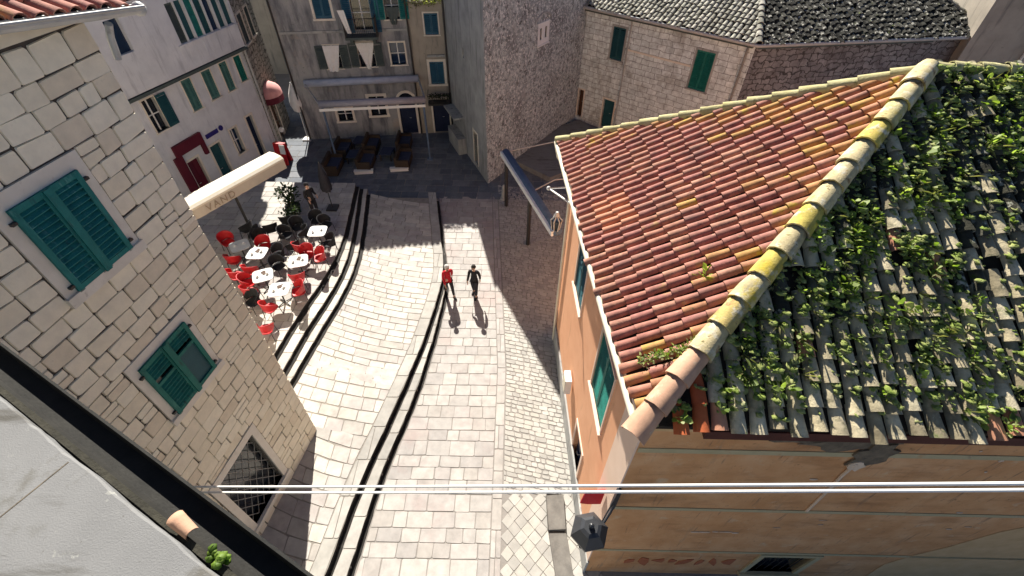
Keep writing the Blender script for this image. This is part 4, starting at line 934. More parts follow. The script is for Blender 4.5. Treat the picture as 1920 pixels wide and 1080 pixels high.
mb = MB(); wbox(mb, KF, .0, 12, 7.72, 7.84, .003, .1); mb.build('cornice', M['greypatch'], t)
mb = MB(); mb.tube([C0 + V((-.10, .15, -.05)), C0.lerp(C1, .5) + V((-.12, 0, -.06)), C1 + V((-.1, .05, -.05))], .055, 8); mb.build('gutter', M['cream_metal'], t)
mb = MB(); mb.tube([C1 + V((-.1, 0, -.08)), C1 + V((-.02, -.1, -.4)), KL.P(KL.L - .1, 7.2, .08), KL.P(KL.L - .1, .1, .08)], .045, 8); mb.build('drainpipe', M['cream_metal'], t)

# weeds over the mossy slope: nobody could count them
mb = MB(); P = lambda s, q, o=.1: C0 + eF * s + uF * q + nF * o
def dens(s, q):
    hip = s - aF[0] / aF[1] * q
    if hip < .12 or q < .25: return 0
    d = .25
    d += .9 * math.exp(-((hip - .9) / .8) ** 2) * (1 if q > .6 else .35)
    d += .7 * math.exp(-((s - 4.1) / .9) ** 2 - ((q - 2.2) / 1.6) ** 2)
    d += .75 * math.exp(-((s - 7.6) / 1.5) ** 2 - ((q - 4.0) / 1.6) ** 2)
    d += .35 * math.exp(-((s - 5.2) / .7) ** 2 - ((q - 1.2) / .8) ** 2)
    d *= .35 if 4.6 < s < 6.2 and 2.0 < q < 3.3 else 1
    return min(1, d * 1.15 - .12 if d > .12 else 0) * (.55 + .45 * math.sin(s * 3.1 + q * 2.3) * math.sin(q * 2.7 - s * 1.1))
cnt = 0
for _ in range(2400):
    s, q = R(.2, 10), R(.1, 6)
    if not inpoly((s, q), [(.1, 0), (FL, 0), rF, aF]) or R(0, 1) > dens(s, q) ** 1.1: continue
    kind, big = R(0, 1), R(.5, 1.35) ** 1.4
    s = (math.floor(s / .272) + R(-.08, .14)) * .272 + .1           # rooted in the channels between the tiles
    for _ in range(int(R(1, 4))):
        a, b = s + R(-.1, .1) * big, q + R(-.16, .16) * big
        if kind < .68: leaves(mb, P(a, b, .08), R(.06, .13) * big, int(R(7, 16)), R(.04, .085) * big, 0, .9, asp=.85)
        elif kind < .8: leaves(mb, P(a, b, .08), R(.05, .1) * big, int(R(9, 18)), R(.03, .05), 2, .8, asp=.6)
        else: leaves(mb, P(a, b, .07), R(.05, .12), int(R(5, 11)), R(.05, .1), 1, .6, asp=.35)
    if R(0, 1) < .4:
        for _ in range(4):
            p0 = P(s, q, .06); d_ = (-uF * R(-.2, 1) + nF * R(.3, 1) + eF * R(-.7, .7)) * R(.1, .3); sd = d_.cross(nF).normalized() * .007
            mb.face([p0 - sd, p0 + sd, p0 + d_ * .6 + sd * .8 + nF * .04, p0 + d_, p0 + d_ * .6 - sd * .8 + nF * .04], 1)
o = mb.build('roof_weeds', [M['weed'], M['dryweed'], M['darkleaf']], None, P(4, 3)); o['kind'] = 'stuff'
mb = MB()
for _ in range(9500):
    s, q = R(.2, 10), R(.05, 5.8)
    if not inpoly((s, q), [(.1, 0), (FL, 0), rF, aF]) or R(0, 1) > dens(s, q) * .8 + .12: continue
    mb.ball(P(round((s - .236) / .272) * .272 + .236 + R(-.06, .06), q, .1 + R(0, .05)), R(.012, .05), 0, 7, 5, (R(.8, 2), R(.8, 2), .5), .5)
for _ in range(70): s = R(6.9, 8.2); mb.ball(AP + V((s - 7.0, R(-.15, .05), R(.0, .14))), R(.03, .07), 0, 6, 4, (1.4, 1.1, .7), .25)
o = mb.build('roof_moss', M['moss'], None, P(4, 3)); o['kind'] = 'stuff'
PL = lambda s, q, o=.1: C0 + eL * s + uL * q + nL * o
mb = MB(); p = V((3.11, 5.48, 8.87)); leaves(mb, p, .09, 16, .15, 0, 1.0); tag(mb.build('roof_plant', M['weed'], None, p), 'single bright green sprig growing between the red tiles', 'plant')
mb = MB()
mb.tube([PL(.93, .2, .1), PL(.93, 1.35, .1)], .012, 5)
for k in range(26): leaves(mb, PL(.93 + R(-.05, .05), .25 + k * .042, .1), .07, 9, .06, 0 if k % 3 else 1, .8)
tag(mb.build('roof_plant', [M['weed'], M['dryweed']], None, PL(.9, .7)), 'strip of low weeds along one row of red tiles near the roof corner', 'plant')
mb = MB(); p = P(1.95, .55); leaves(mb, p, .12, 18, .15, 0, .8); tag(mb.build('roof_plant', M['weed'], None, p), 'broad leaved light green weed just above the eave beside the fresh red tiles', 'plant')
mb = MB(); p = P(5.0, .1); leaves(mb, p, .13, 20, .11, 0, .7); tag(mb.build('roof_plant', M['weed'], None, p), 'small weed hanging over the eave next to the single orange tile', 'plant')

# things on the corner house
t = thing('wall_lantern', 'big black six-sided lantern on a bracket at the corner of the orange house', 'lantern', (1.42, 2.78, 4.9))
c = V((1.42, 2.78, 0))
def hexring(z, r_): return [c + V((r_ * math.cos(math.pi / 3 * k + .2), r_ * math.sin(math.pi / 3 * k + .2), z)) for k in range(6)]
mb = MB(); rg = [hexring(5.28, .34), hexring(5.33, .34), hexring(5.52, .2), hexring(5.56, .13)]; mb.shared(sum(rg, []), [(i * 6 + j, i * 6 + (j + 1) % 6, (i + 1) * 6 + (j + 1) % 6, (i + 1) * 6 + j) for i in range(3) for j in range(6)] + [(18, 19, 20, 21, 22, 23), (5, 4, 3, 2, 1, 0)]); mb.ball(c + V((0, 0, 5.6)), .05); mb.build('lamp_roof', M['lantern'], t)
mb = MB(); a, b = hexring(4.86, .17), hexring(5.28, .31)
for j in range(6): mb.tube([a[j], b[j]], .018, 5)
mb.tube([c + V((0, 0, 4.78)), c + V((0, 0, 4.88))], [.1, .2], 6)
mb.tube([c + V((0, 0, 4.78)), c + V((0, 0, 4.6))], [.05, .02], 8); mb.build('lamp_cage', M['lantern'], t)
mb = MB(); a, b = hexring(4.87, .165), hexring(5.275, .3); mb.shared(a + b, [(j, (j + 1) % 6, 6 + (j + 1) % 6, 6 + j) for j in range(6)]); mb.build('lamp_glass', M['glass'], t)
mb = MB(); mb.tube([c + V((0, 0, 4.62)), c + V((.25, .2, 4.5)), V((1.98, 3.35, 4.62)), V((2.06, 3.47, 4.9))], .025, 6); mb.tube([c + V((.2, .16, 4.52)), V((1.9, 3.3, 5.0)), V((2.03, 3.45, 5.35))], .015, 6); mb.obox((2.03, 3.46, 5.0), (.04, 0, 0), (0, .04, 0), (0, 0, .42)); mb.build('bracket', M['lantern'], t)
mb = MB(); 
p0 = KL.P(.35, 3.9, .35); d_ = KL.n
mb.shared([p0 + V((0, 0, .5)) - d_ * .3, p0 + V((0, 0, .5)) + d_ * .1, p0 + d_ * .14 + V((0, .03, -.2)), p0 - d_ * .05 + V((0, .06, -.35)), p0 - d_ * .3 + V((0, 0, -.2))] + [q + V((0, .03, 0)) for q in (p0 + V((0, 0, .5)) - d_ * .3, p0 + V((0, 0, .5)) + d_ * .1, p0 + d_ * .14 + V((0, .03, -.2)), p0 - d_ * .05 + V((0, .06, -.35)), p0 - d_ * .3 + V((0, 0, -.2)))], [(0, 1, 2, 3, 4), (9, 8, 7, 6, 5)] + [(i, 5 + i, 5 + (i + 1) % 5, (i + 1) % 5) for i in range(5)])
tag(mb.build('flag', M['redcloth'], None, p0), 'small red pennant hanging on the orange wall near the black lantern', 'flag')
t = thing('meter_box', 'small white box fixed low on the orange house wall facing the square', 'box', KL.P(4.4, 2.2, .06))
mb = MB(); wbox(mb, KL, 4.2, 4.6, 1.95, 2.6, .061, .24); mb.build('case', M['whitemetal'], t)
mb = MB(); wbox(mb, KL, 4.23, 4.57, 1.98, 2.57, .24, .255); mb.build('lid', M['cream_metal'], t)
t = thing('doorstep', 'low grey stone block lying along the foot of the orange house near the lantern', 'step', (1.4, 4.4, 0))
mb = MB(); stone(mb, [(1.12, 4.45, 0), (1.62, 4.45, 0), (1.62, 5.45, 0), (1.1, 5.45, 0)], (0, 0, 1), .16, .02, .015); stone(mb, [(1.3, 3.1, 0), (1.78, 3.1, 0), (1.64, 4.43, 0), (1.13, 4.43, 0)], (0, 0, 1), .07, .02, .015); mb.build('block', surf('dark_step_slab', [(.12, .11, .1), (.2, .185, .165)], 4, .9, .3, 30), t)

# ================================================================== FOREGROUND PARAPET AND GUTTER
t = thing('parapet', 'grey concrete parapet in the near left corner with a black gutter along its edge', 'parapet', (-3.4, .4, 10.8))
P0, P1 = V((-5.2, 2.58, 0)), V((-.75, .23, 0)); dd = (P1 - P0).normalized(); nn = V((-dd.y, dd.x, 0)); nn = nn if nn.y > 0 else -nn
edge = []
for i in range(61): q = P0.lerp(P1, i / 60); edge.append(q + nn * (R(-.004, .004) + .005 * math.sin(i * .7) * math.sin(i * .13)))
mb = MB(); rear = [P1 - nn * 2.6, P0 - nn * 2.6]
poly = [(q.x, q.y) for q in edge] + [(q.x, q.y) for q in rear]
mb.prism(poly, 10.82, 10.985)
ch = [V((q.x, q.y, 10.985)) for q in edge]; up = [V((q.x, q.y, 11.0)) - nn * (.012 + R(-.004, .004)) for q in edge]
for i in range(60): mb.face([ch[i], ch[i + 1], up[i + 1], up[i]])
mb.face([*up, V((rear[0].x, rear[0].y, 11.0)), V((rear[1].x, rear[1].y, 11.0))]); mb.build('coping', M['concrete'], t)
mb = MB()
for k in (.23, .52, .83):
    q = P0.lerp(P1, k); w = dd * .004
    mb.face([q - w - nn * .03 + V((0, 0, 11.002)), q + w - nn * .03 + V((0, 0, 11.002)), q + w * 1.4 - nn * 2.6 + dd * .05 + V((0, 0, 11.002)), q - w - nn * 2.6 + dd * .05 + V((0, 0, 11.002))])
mb.build('joint_line', M['mould'], t)
mb = MB(); mb.prism([(q.x, q.y) for q in (P0 - nn * .35, P1 - nn * .35, P1 - nn * 2.5, P0 - nn * 2.5)], 0, 10.82); mb.build('wall', M['renderside'], t)
mb = MB()
pr = [(-.3, .0), (.03, -.01), (.07, -.09), (.235, -.1), (.25, .03), (.268, .03), (.27, -.13), (.05, -.14), (-.3, -.06)]
for (a, b), (c_, d2_) in zip(pr, pr[1:]):
    mb.face([P0 + nn * a + V((0, 0, 10.81 + b)), P1 + nn * a + V((0, 0, 10.81 + b)), P1 + nn * c_ + V((0, 0, 10.81 + d2_)), P0 + nn * c_ + V((0, 0, 10.81 + d2_))])
mb.build('gutter', M['black'], t)
mb = MB(); mb.obox((P0 + P1) / 2 + nn * .03 + V((0, 0, 10.83)), dd * (P1 - P0).length / 2, nn * .02, V((0, 0, .012))); mb.build('flashing', M['greentar'], t)
c = V((-2.08, 1.0, 10.93)); ax = V((.75, -.45, -.12)).normalized()
t = thing('clay_pipe', 'broken clay roof tile lying in the black gutter by the concrete parapet', 'tile', c)
mb = MB(); sd = ax.cross(V((0, 0, 1))).normalized(); up_ = sd.cross(ax); vs = []
for i in range(5):
    for rr in (.052, .044):
        for j in range(11):
            a = math.pi * (-.1 + 1.2 * j / 10); vs.append(c + ax * (.17 * i / 4 - .03) + sd * math.cos(a) * rr * (1 - .05 * i) + up_ * (math.sin(a) * rr - .05) + nn * .02)
fs = []
for i in range(4):
    for j in range(10):
        fs.append((i * 22 + j, (i + 1) * 22 + j, (i + 1) * 22 + j + 1, i * 22 + j + 1)); fs.append((i * 22 + 11 + j, i * 22 + 12 + j, (i + 1) * 22 + 12 + j, (i + 1) * 22 + 11 + j))
for j in range(10): fs.append((j, j + 1, 12 + j, 11 + j))
mb.shared(vs, fs, 0, True); mb.build('tile', M['hipclay'], t)
mb = MB(); c = V((-1.79, .85, 10.85))
for k in range(26): mb.ball(c + dd * R(-.04, .1) + nn * R(-.04, .04) + V((0, 0, R(-.05, .03))), R(.01, .026), 0, 6, 4, (1.2, 1.2, .8), .2)
tag(mb.build('moss_clump', leafmat('bright_moss', [(.16, .25, .03), (.2, .3, .05), (.12, .2, .03)]), None, c), 'bright green moss clump in the black gutter beside the broken tile', 'moss')

# ================================================================== CABLES
def cable(a, b, r_, lab, sag=.0):
    mb = MB(); a, b = V(a), V(b); pts = [a.lerp(b, i / 24) - V((0, 0, sag * 4 * (i / 24) * (1 - i / 24))) for i in range(25)]
    mb.tube(pts, r_, 6); tag(mb.build('cable', M['whitemetal'], None, a), lab, 'cable')
cable(A.P(3.75, 4.98, .02), A.P(3.75, 4.98, .02).lerp(V((4.95, 1.9, 9.647)), 1.4), .02, 'upper of the two pale cables strung across the street', .05)
cable(A.P(3.76, 4.74, .02), A.P(3.76, 4.74, .02).lerp(V((5.014, 1.9, 9.502)), 1.4), .02, 'lower of the two pale cables strung across the street', .06)

# ================================================================== CAFE
ZC = ZT
def make_chair(shell_m, lab, grp, name='cafe_chair'):
    t = thing(name, lab, 'chair', (0, 0, 0), grp)
    mb = MB(); n = 9; vs = []
    for (z, k) in ((.45, .9), (.47, 1.0), (.43, 1.0)):
        for j in range(16):
            a = 2 * math.pi * j / 16; x = math.copysign(abs(math.cos(a)) ** .55, math.cos(a)) * .24 * k; y = math.copysign(abs(math.sin(a)) ** .55, math.sin(a)) * .24 * k; vs.append(V((x, y, z)))
    mb.shared(vs, [tuple(range(16)), tuple(range(47, 31, -1))] + [(16 + j, 16 + (j + 1) % 16, (j + 1) % 16, j) for j in range(16)] + [(32 + j, 32 + (j + 1) % 16, 16 + (j + 1) % 16, 16 + j) for j in range(16)], 0, True); mb.build('seat', shell_m, t)
    mb = MB(); vs = []; na, nz = 12, 6
    for o in (0, .022):
        for i in range(nz + 1):
            for j in range(na + 1):
                a = math.pi * (-.12 + 1.24 * j / na); u = abs(j / na - .5) * 2; top = .9 - .24 * u ** 2.2
                z = .5 + (top - .5) * i / nz; rr = .27 + .05 * i / nz - o; vs.append(V((math.cos(a) * rr, math.sin(a) * rr * .92 - .0, z)))
    N_ = (na + 1) * (nz + 1); fs = []
    for i in range(nz):
        for j in range(na):
            q = (i * (na + 1) + j, i * (na + 1) + j + 1, (i + 1) * (na + 1) + j + 1, (i + 1) * (na + 1) + j); fs += [q, tuple(N_ + x for x in q[::-1])]
    for j in range(na): b = nz * (na + 1) + j; fs += [(b, b + 1, N_ + b + 1, N_ + b), (j + 1, j, N_ + j, N_ + j + 1)]
    mb.shared(vs, fs, 0, True); mb.build('backrest', shell_m, t)
    for x, y in ((-.2, -.2), (.2, -.2), (-.2, .2), (.2, .2)):
        mb = MB(); mb.tube([(x * 1.15, y * 1.15, .0), (x, y, .44)], .014, 6); mb.build('leg', M['iron'], t)
    return t
def make_table(lab, grp):
    t = thing('cafe_table', lab, 'table', (0, 0, 0), grp)
    mb = MB(); vs = []
    for z, k in ((.71, .98), (.735, 1.0), (.74, .99)):
        for j in range(20):
            a = 2 * math.pi * j / 20; x = math.copysign(abs(math.cos(a)) ** .4, math.cos(a)) * .38 * k; y = math.copysign(abs(math.sin(a)) ** .4, math.sin(a)) * .38 * k; vs.append(V((x, y, z)))
    mb.shared(vs, [tuple(range(19, -1, -1)), tuple(range(40, 60))] + [(i * 20 + j, i * 20 + (j + 1) % 20, (i + 1) * 20 + (j + 1) % 20, (i + 1) * 20 + j) for i in (0, 1) for j in range(20)]); mb.build('tabletop', M['greycloth'], t)
    mb = MB(); mb.tube([(0, 0, .02), (0, 0, .71)], .03, 8); mb.build('pedestal', M['iron'], t)
    mb = MB(); 
    for k in range(4): a = math.pi / 4 + k * math.pi / 2; mb.tube([(0, 0, .06), (.3 * math.cos(a), .3 * math.sin(a), .02)], .022, 6)
    mb.build('foot', M['iron'], t)
    return t
RC, TC = 'red chairs of the cafe terrace', 'white tables of the cafe terrace'
tabs = [((-8.62, 13.93), 'white table in the middle of the row beside the steps'), ((-8.79, 12.31), 'white table nearest the camera, between three red chairs'), ((-8.45, 15.88), 'white table in the shade at the far end of the row by the steps'), ((-10.45, 14.37), 'white table in the second row, one red chair behind it'), ((-11.36, 14.83), 'white table farthest left by the corner of the limestone house'), ((-9.7, 13.05), 'white table in the second row nearest the camera')]
tb = make_table(tabs[0][1], TC)
for i, ((x, y), lab) in enumerate(tabs):
    if i == 0: tb.location = (x, y, ZC); tb.rotation_euler = (0, 0, .3); continue
    dup(tb, (x, y, ZC), .3 + R(-.4, .4), lab)
chairs = [(-12.2, 15.36, 'red chair farthest left, near the end of the cream awning'), (-10.54, 15.12, 'red chair behind the second row table, facing the camera'), (-11.42, 14.21, 'red chair against the corner edge of the limestone house, third from its top'),
          (-10.46, 13.6, 'red chair between the two second row tables, back to the camera'), (-10.3, 12.9, 'red chair at the left of the second row near table'), (-10.95, 13.3, 'red chair half hidden by the limestone house, left of the second row'), (-10.0, 12.4, 'red chair in front of the second row near table'),
          (-8.95, 15.0, 'small red chair in the shade behind the middle table'), (-8.55, 14.62, 'red chair facing the camera at the middle table'), (-7.99, 14.45, 'red chair nearest the steps at the middle table'), (-8.45, 13.2, 'red chair with its back to the camera at the middle table'),
          (-8.2, 12.49, 'red chair on the steps side of the nearest table'), (-8.95, 11.6, 'red chair with its back to the camera at the nearest table'), (-8.7, 10.58, 'red chair alone at the wall edge, nearest to the camera')]
ch = make_chair(M['red'], chairs[0][2], RC)
for i, (x, y, lab) in enumerate(chairs):
    tx, ty = min((p for p, _ in tabs), key=lambda p: (p[0] - x) ** 2 + (p[1] - y) ** 2)
    rz = math.atan2(ty - y, tx - x) + math.pi / 2 + R(-.2, .2)
    if i == 0: ch.location = (x, y, ZC); ch.rotation_euler = (0, 0, rz); continue
    dup(ch, (x, y, ZC), rz, lab)
BC = 'black chairs of the cafe terrace'
bl = [(-9.2, 16.0, 'black chair left of the shaded table by the steps'), (-9.9, 15.9, 'black chair in the shade behind the second row'), (-11.3, 15.9, 'black chair in the sun below the cream awning'), (-10.7, 16.3, 'black chair at the foot of the awning post'), (-7.85, 15.4, 'black chair between the shaded table and the steps'), (-8.4, 16.7, 'black chair behind the shaded table, next to the man in black')]
bl += [(-9.6, 16.5, 'black chair between the small shrub and the second row'), (-10.9, 15.6, 'black chair right behind the leftmost white table'), (-9.3, 15.1, 'black chair between the second row table and the middle table'), (-9.75, 14.6, 'black chair beside the second row far table, on its right'), (-9.5, 13.9, 'black chair left of the middle table'), (-10.2, 16.9, 'black chair farthest back, beside the awning post'), (-11.8, 16.3, 'black chair in the sun at the far left under the awning'), (-8.9, 17.0, 'black chair in the shade in front of the man in black'), (-9.7, 11.9, 'black chair near the wall corner, left of the nearest table')]
bc = make_chair(M['blackcloth'], bl[0][2], BC)
for i, (x, y, lab) in enumerate(bl):
    rz = R(0, 6)
    if i == 0: bc.location = (x, y, ZC); bc.rotation_euler = (0, 0, rz); continue
    dup(bc, (x, y, ZC), rz, lab)
def clump_plant(name, lab, x, y, z, r_, n, size, mat, pot=True, h=.35):
    t = thing(name, lab, 'plant', (x, y, z))
    if pot: mb = MB(); mb.tube([(x, y, z), (x, y, z + h)], [r_ * .45, r_ * .6], 12); mb.build('pot', M['blackcloth'], t)
    mb = MB()
    for k in range(7): mb.tube([(x, y, z + h), (x + R(-.5, .5) * r_, y + R(-.5, .5) * r_, z + h + r_ * R(.6, 1.4))], .012, 5)
    mb.build('stem', M['wood'], t)
    mb = MB()
    for k in range(14): leaves(mb, (x + R(-.6, .6) * r_, y + R(-.6, .6) * r_, z + h + r_ * R(.3, 1.3)), r_ * .5, n, size)
    mb.build('foliage', M[mat], t); return t
clump_plant('potted_shrub', 'dark potted shrub on the cafe terrace left of the man in black', -10.5, 18.3, ZC, .6, 24, .14, 'darkleaf')
clump_plant('potted_shrub', 'smaller dark potted shrub behind the black chairs near the awning post', -10.0, 17.2, ZC, .42, 22, .11, 'darkleaf')
CUP = 'cups on the cafe tables'
def make_cup(lab):
    t = thing('coffee_cup', lab, 'cup', (0, 0, 0), CUP)
    mb = MB(); mb.tube([(0, 0, 0), (0, 0, .012)], [.075, .085], 12); mb.build('saucer', M['whitemetal'], t)
    mb = MB(); mb.tube([(0, 0, .012), (0, 0, .04), (0, 0, .085)], [.025, .042, .045], 10); mb.build('bowl', M['whitemetal'], t)
    mb = MB(); mb.tube([(.04, 0, .07), (.07, 0, .06), (.04, 0, .03)], .007, 5); mb.build('handle', M['whitemetal'], t); return t
NT = ['the middle table by the steps', 'the nearest table', 'the shaded far table', 'the far second row table', 'the leftmost table', 'the near second row table']
cp = None
for i, ((x, y), _) in enumerate(tabs):
    for k, (dx, dy) in enumerate(((.15, .1), (-.16, -.08))):
        lab = 'white cup on the %s side of %s' % (('right', 'left')[k], NT[i]); loc = (x + dx, y + dy, ZC + .741)
        if cp is None: cp = make_cup(lab); cp.location = loc
        else: dup(cp, loc, R(0, 6), lab)
MN = 'dark menu folders on the cafe tables'
for i in (0, 1, 3, 5):
    x, y = tabs[i][0]; mb = MB(); a = R(0, 3); mb.obox((x, y + .14, ZC + .749), (.11 * math.cos(a), .11 * math.sin(a), 0), (-.08 * math.sin(a), .08 * math.cos(a), 0), (0, 0, .007))
    tag(mb.build('menu', M['wood'], None, (x, y + .14, ZC + .741)), 'dark menu folder lying on ' + NT[i], 'menu', MN)
# closed dark parasol beside the man
t = thing('parasol', 'closed dark parasol standing beside the man in black', 'parasol', (-8.75, 18.6, ZC))
c = V((-8.75, 18.6, ZC)); mb = MB(); mb.tube([c, c + V((0, 0, 2.5))], .025, 8); mb.obox(c + V((0, 0, .04)), (.25, 0, 0), (0, .25, 0), (0, 0, .04)); mb.build('pole', M['iron'], t)
mb = MB(); vs = []
for z, r_ in ((2.55, .01), (2.3, .09), (1.8, .2), (1.2, .27), (1.0, .22)):
    for j in range(12): a = 2 * math.pi * j / 12; rr = r_ * (1 if j % 2 else .6); vs.append(c + V((math.cos(a) * rr, math.sin(a) * rr, z)))
mb.shared(vs, [(i * 12 + j, i * 12 + (j + 1) % 12, (i + 1) * 12 + (j + 1) % 12, (i + 1) * 12 + j) for i in range(4) for j in range(12)], 0, True); mb.build('canopy', M['jeans'], t)
# cream awning
Qa, Qb = V((-13.6, 12.67, 0)), V((-10.36, 18.78, 0)); qd = (Qb - Qa).normalized(); qn = V((qd.y, -qd.x, 0))
t = thing('awning', 'cream awning on a dark post over the cafe, lettering on its front valance', 'awning', Qb - qd * 2.6)
mb = MB(); pr = [(0, 3.28), (0, 3.36), (-.12, 3.44), (-.5, 3.5), (-.85, 3.46), (-.95, 3.34), (-.9, 3.22)]
a_ = [Qa + qn * x + V((0, 0, z)) for x, z in pr]; b_ = [Qb + qn * x + V((0, 0, z)) for x, z in pr]; k = len(pr)
mb.shared(a_ + b_, [(i, (i + 1) % k, k + (i + 1) % k, k + i) for i in range(k)] + [tuple(range(k - 1, -1, -1)), tuple(range(k, 2 * k))]); mb.build('canopy', M['awning'], t)
mb = MB(); n = 40
for i in range(n):
    p, q = Qa.lerp(Qb, i / n), Qa.lerp(Qb, (i + 1) / n); w = lambda x: qn * (.012 * math.sin(x * 2.1) - .02)
    mb.face([p + w(i) + V((0, 0, 2.86)), q + w(i + 1) + V((0, 0, 2.86)), q + qn * -.02 + V((0, 0, 3.28)), p + qn * -.02 + V((0, 0, 3.28))])
    mb.face([p + w(i) + V((0, 0, 2.86)) - qn * .01, p - qn * .03 + V((0, 0, 3.28)), q - qn * .03 + V((0, 0, 3.28)), q + w(i + 1) + V((0, 0, 2.86)) - qn * .01])
vl = mb.build('valance', M['valance'], t)
cu = bpy.data.curves.new('lettering', 'FONT'); cu.body = 'VAND'; cu.size = .42; cu.extrude = .004; cu.align_x = 'CENTER'; cu.align_y = 'CENTER'; cu.space_character = 1.25; cu.materials.append(M['letter'])
tmp = bpy.data.objects.new('lettering', cu); COL.objects.link(tmp); dg_ = bpy.context.evaluated_depsgraph_get(); lme = bpy.data.meshes.new_from_object(tmp.evaluated_get(dg_)); bpy.data.objects.remove(tmp)
lo = bpy.data.objects.new('lettering', lme); COL.objects.link(lo); lo.parent = vl
pc = Qb - qd * 3.35 + qn * .012 + V((0, 0, 3.06)) - rootloc(vl)
lo.matrix_local = Matrix(((qd.x, 0, qn.x, pc.x), (qd.y, 0, qn.y, pc.y), (0, 1, 0, pc.z), (0, 0, 0, 1)))
for q in (Qb - qd * 2.6, Qa + qd * 1.2):
    mb = MB(); mb.tube([q - qn * .3 + V((0, 0, ZC)), q - qn * .3 + V((0, 0, 3.3))], .06, 8); mb.build('post', M['iron'], t)

# ================================================================== RESTAURANT UNDER THE BACK HOUSE
t = thing('terrace_awning', 'pale metal awning frame with two long bars in front of the grey house', 'awning', (-8, 25.8, 0))
def bar(a, b, name, mat, w=.16, h=.12, extra=None):
    a, b = V(a), V(b); d_ = (b - a).normalized(); sd = V((-d_.y, d_.x, 0)); mb = MB(); c = (a + b) / 2
    vs = []
    for p in (a, b):
        for j in range(10): an = 2 * math.pi * j / 10; vs.append(p + sd * math.cos(an) * w + V((0, 0, math.sin(an) * h)))
    mb.shared(vs, [(j, (j + 1) % 10, 10 + (j + 1) % 10, 10 + j) for j in range(10)] + [tuple(range(9, -1, -1)), tuple(range(10, 20))], 0, True); return mb.build(name, mat, t)
ra, rb, fa, fb = D.P(.75, 3.5, .22), D.P(7.2, 3.5, .22), V((-10.4, 24.2, 3.5)), V((-4.88, 25.0, 3.5))
bar(ra, rb, 'rear_bar', M['bluebar'], .2, .2); bar(fa, fb, 'front_bar', M['mauvebar'], .2, .18)
sd = V((fb - fa).normalized()); mb = MB(); mb.obox((fa + fb) / 2 + V((.02, -.2, -.24)), sd * (fb - fa).length / 2, V((0, .012, 0)), (0, 0, .07)); mb.build('front_trim', M['whitemetal'], t)
for a, b in ((ra, fa), (rb, fb)):
    mb = MB(); mb.tube([a, b], .05, 8); mb.build('side_rail', M['gutter'], t)
for p in (V((-4.98, 24.9, 0)), V((-10.3, 24.3, 0))):
    mb = MB(); mb.tube([p, p + V((0, 0, 3.5))], .06, 8); mb.obox(p + V((0, 0, .03)), (.16, 0, 0), (0, .16, 0), (0, 0, .03)); mb.build('post', M['navybar'], t)
SG = 'wicker sofas under the awning frame'
def make_sofa(lab):
    t = thing('wicker_sofa', lab, 'sofa', (0, 0, 0), SG)
    mb = MB(); mb.box(-.75, .75, -.38, .38, .05, .34); mb.box(-.75, .75, .26, .4, .34, .8); 
    for x in (-.75, .63): mb.box(x, x + .12, -.38, .257, .34, .62)
    mb.build('frame', M['wicker'], t)
    mb = MB()
    for x in (-.62, .01):
        mb.box(x, x + .6, -.36, .25, .343, .46)
    mb.build('cushion', M['cushion'], t); return t
sofas = [(-10.25, 23.5, 1.6, 'brown wicker sofa at the near left corner of the awning frame'), (-10.2, 25.3, 1.6, 'brown wicker sofa under the far left end of the awning, by the grey house wall'), (-8.5, 24.0, 1.6, 'brown wicker sofa in the middle row nearest the camera, white block at its foot'), (-8.6, 25.9, 1.6, 'brown wicker sofa in the middle row close to the house wall'), (-6.4, 24.3, 1.6, 'brown wicker sofa in the right row nearest the camera, white block at its foot'), (-6.7, 26.2, 1.6, 'brown wicker sofa in the right row beside the arched navy door')]
sf = make_sofa(sofas[0][3])
for i, (x, y, rz, lab) in enumerate(sofas):
    if i == 0: sf.location = (x, y, 0); sf.rotation_euler = (0, 0, rz); continue
    dup(sf, (x, y, 0), rz + R(-.05, .05), lab)
def make_low(lab):
    t = thing('low_table', lab, 'table', (0, 0, 0), 'dark tables between the sofas')
    mb = MB(); mb.box(-.35, .35, -.45, .45, .4, .45); mb.build('tabletop', M['cushion'], t)
    for x in (-.3, .3):
        for y in (-.4, .4): mb = MB(); mb.box(x - .03, x + .03, y - .03, y + .03, 0, .4); mb.build('leg', M['wicker'], t)
    return t
lows = [(-9.35, 24.6, 'navy topped low table between the left and middle sofas'), (-7.5, 25.0, 'navy topped low table between the middle and right sofas'), (-9.4, 26.3, 'navy topped low table by the left window of the grey house')]
lt = make_low(lows[0][2])
for i, (x, y, lab) in enumerate(lows):
    if i == 0: lt.location = (x, y, 0); continue
    dup(lt, (x, y, 0), R(-.1, .1), lab)
for x, y, lab in ((-8.5, 23.2, 'white low block at the foot of the middle wicker sofas'), (-6.55, 23.55, 'white low block at the foot of the right wicker sofas')):
    mb = MB(); mb.obox((x, y, .09), (.5, .07, 0), (-.015, .11, 0), (0, 0, .085)); mb.obox((x, y, .19), (.53, .075, 0), (-.018, .13, 0), (0, 0, .012)); tag(mb.build('white_block', M['whitemetal'], None, (x, y, 0)), lab, 'block')
t = thing('bollard', 'short tapered stone bollard at the foot of the rendered tower', 'bollard', (-.5, 20.9, 0))
mb = MB(); mb.tube([(-.5, 20.9, 0), (-.5, 20.9, .75), (-.5, 20.9, .85)], [.17, .12, .06], 10); mb.build('shaft', M['renderside'], t)
mb = MB(); mb.tube([(-.5, 20.9, 0), (-.5, 20.9, .1)], [.22, .2], 12); mb.build('base', M['renderside'], t)
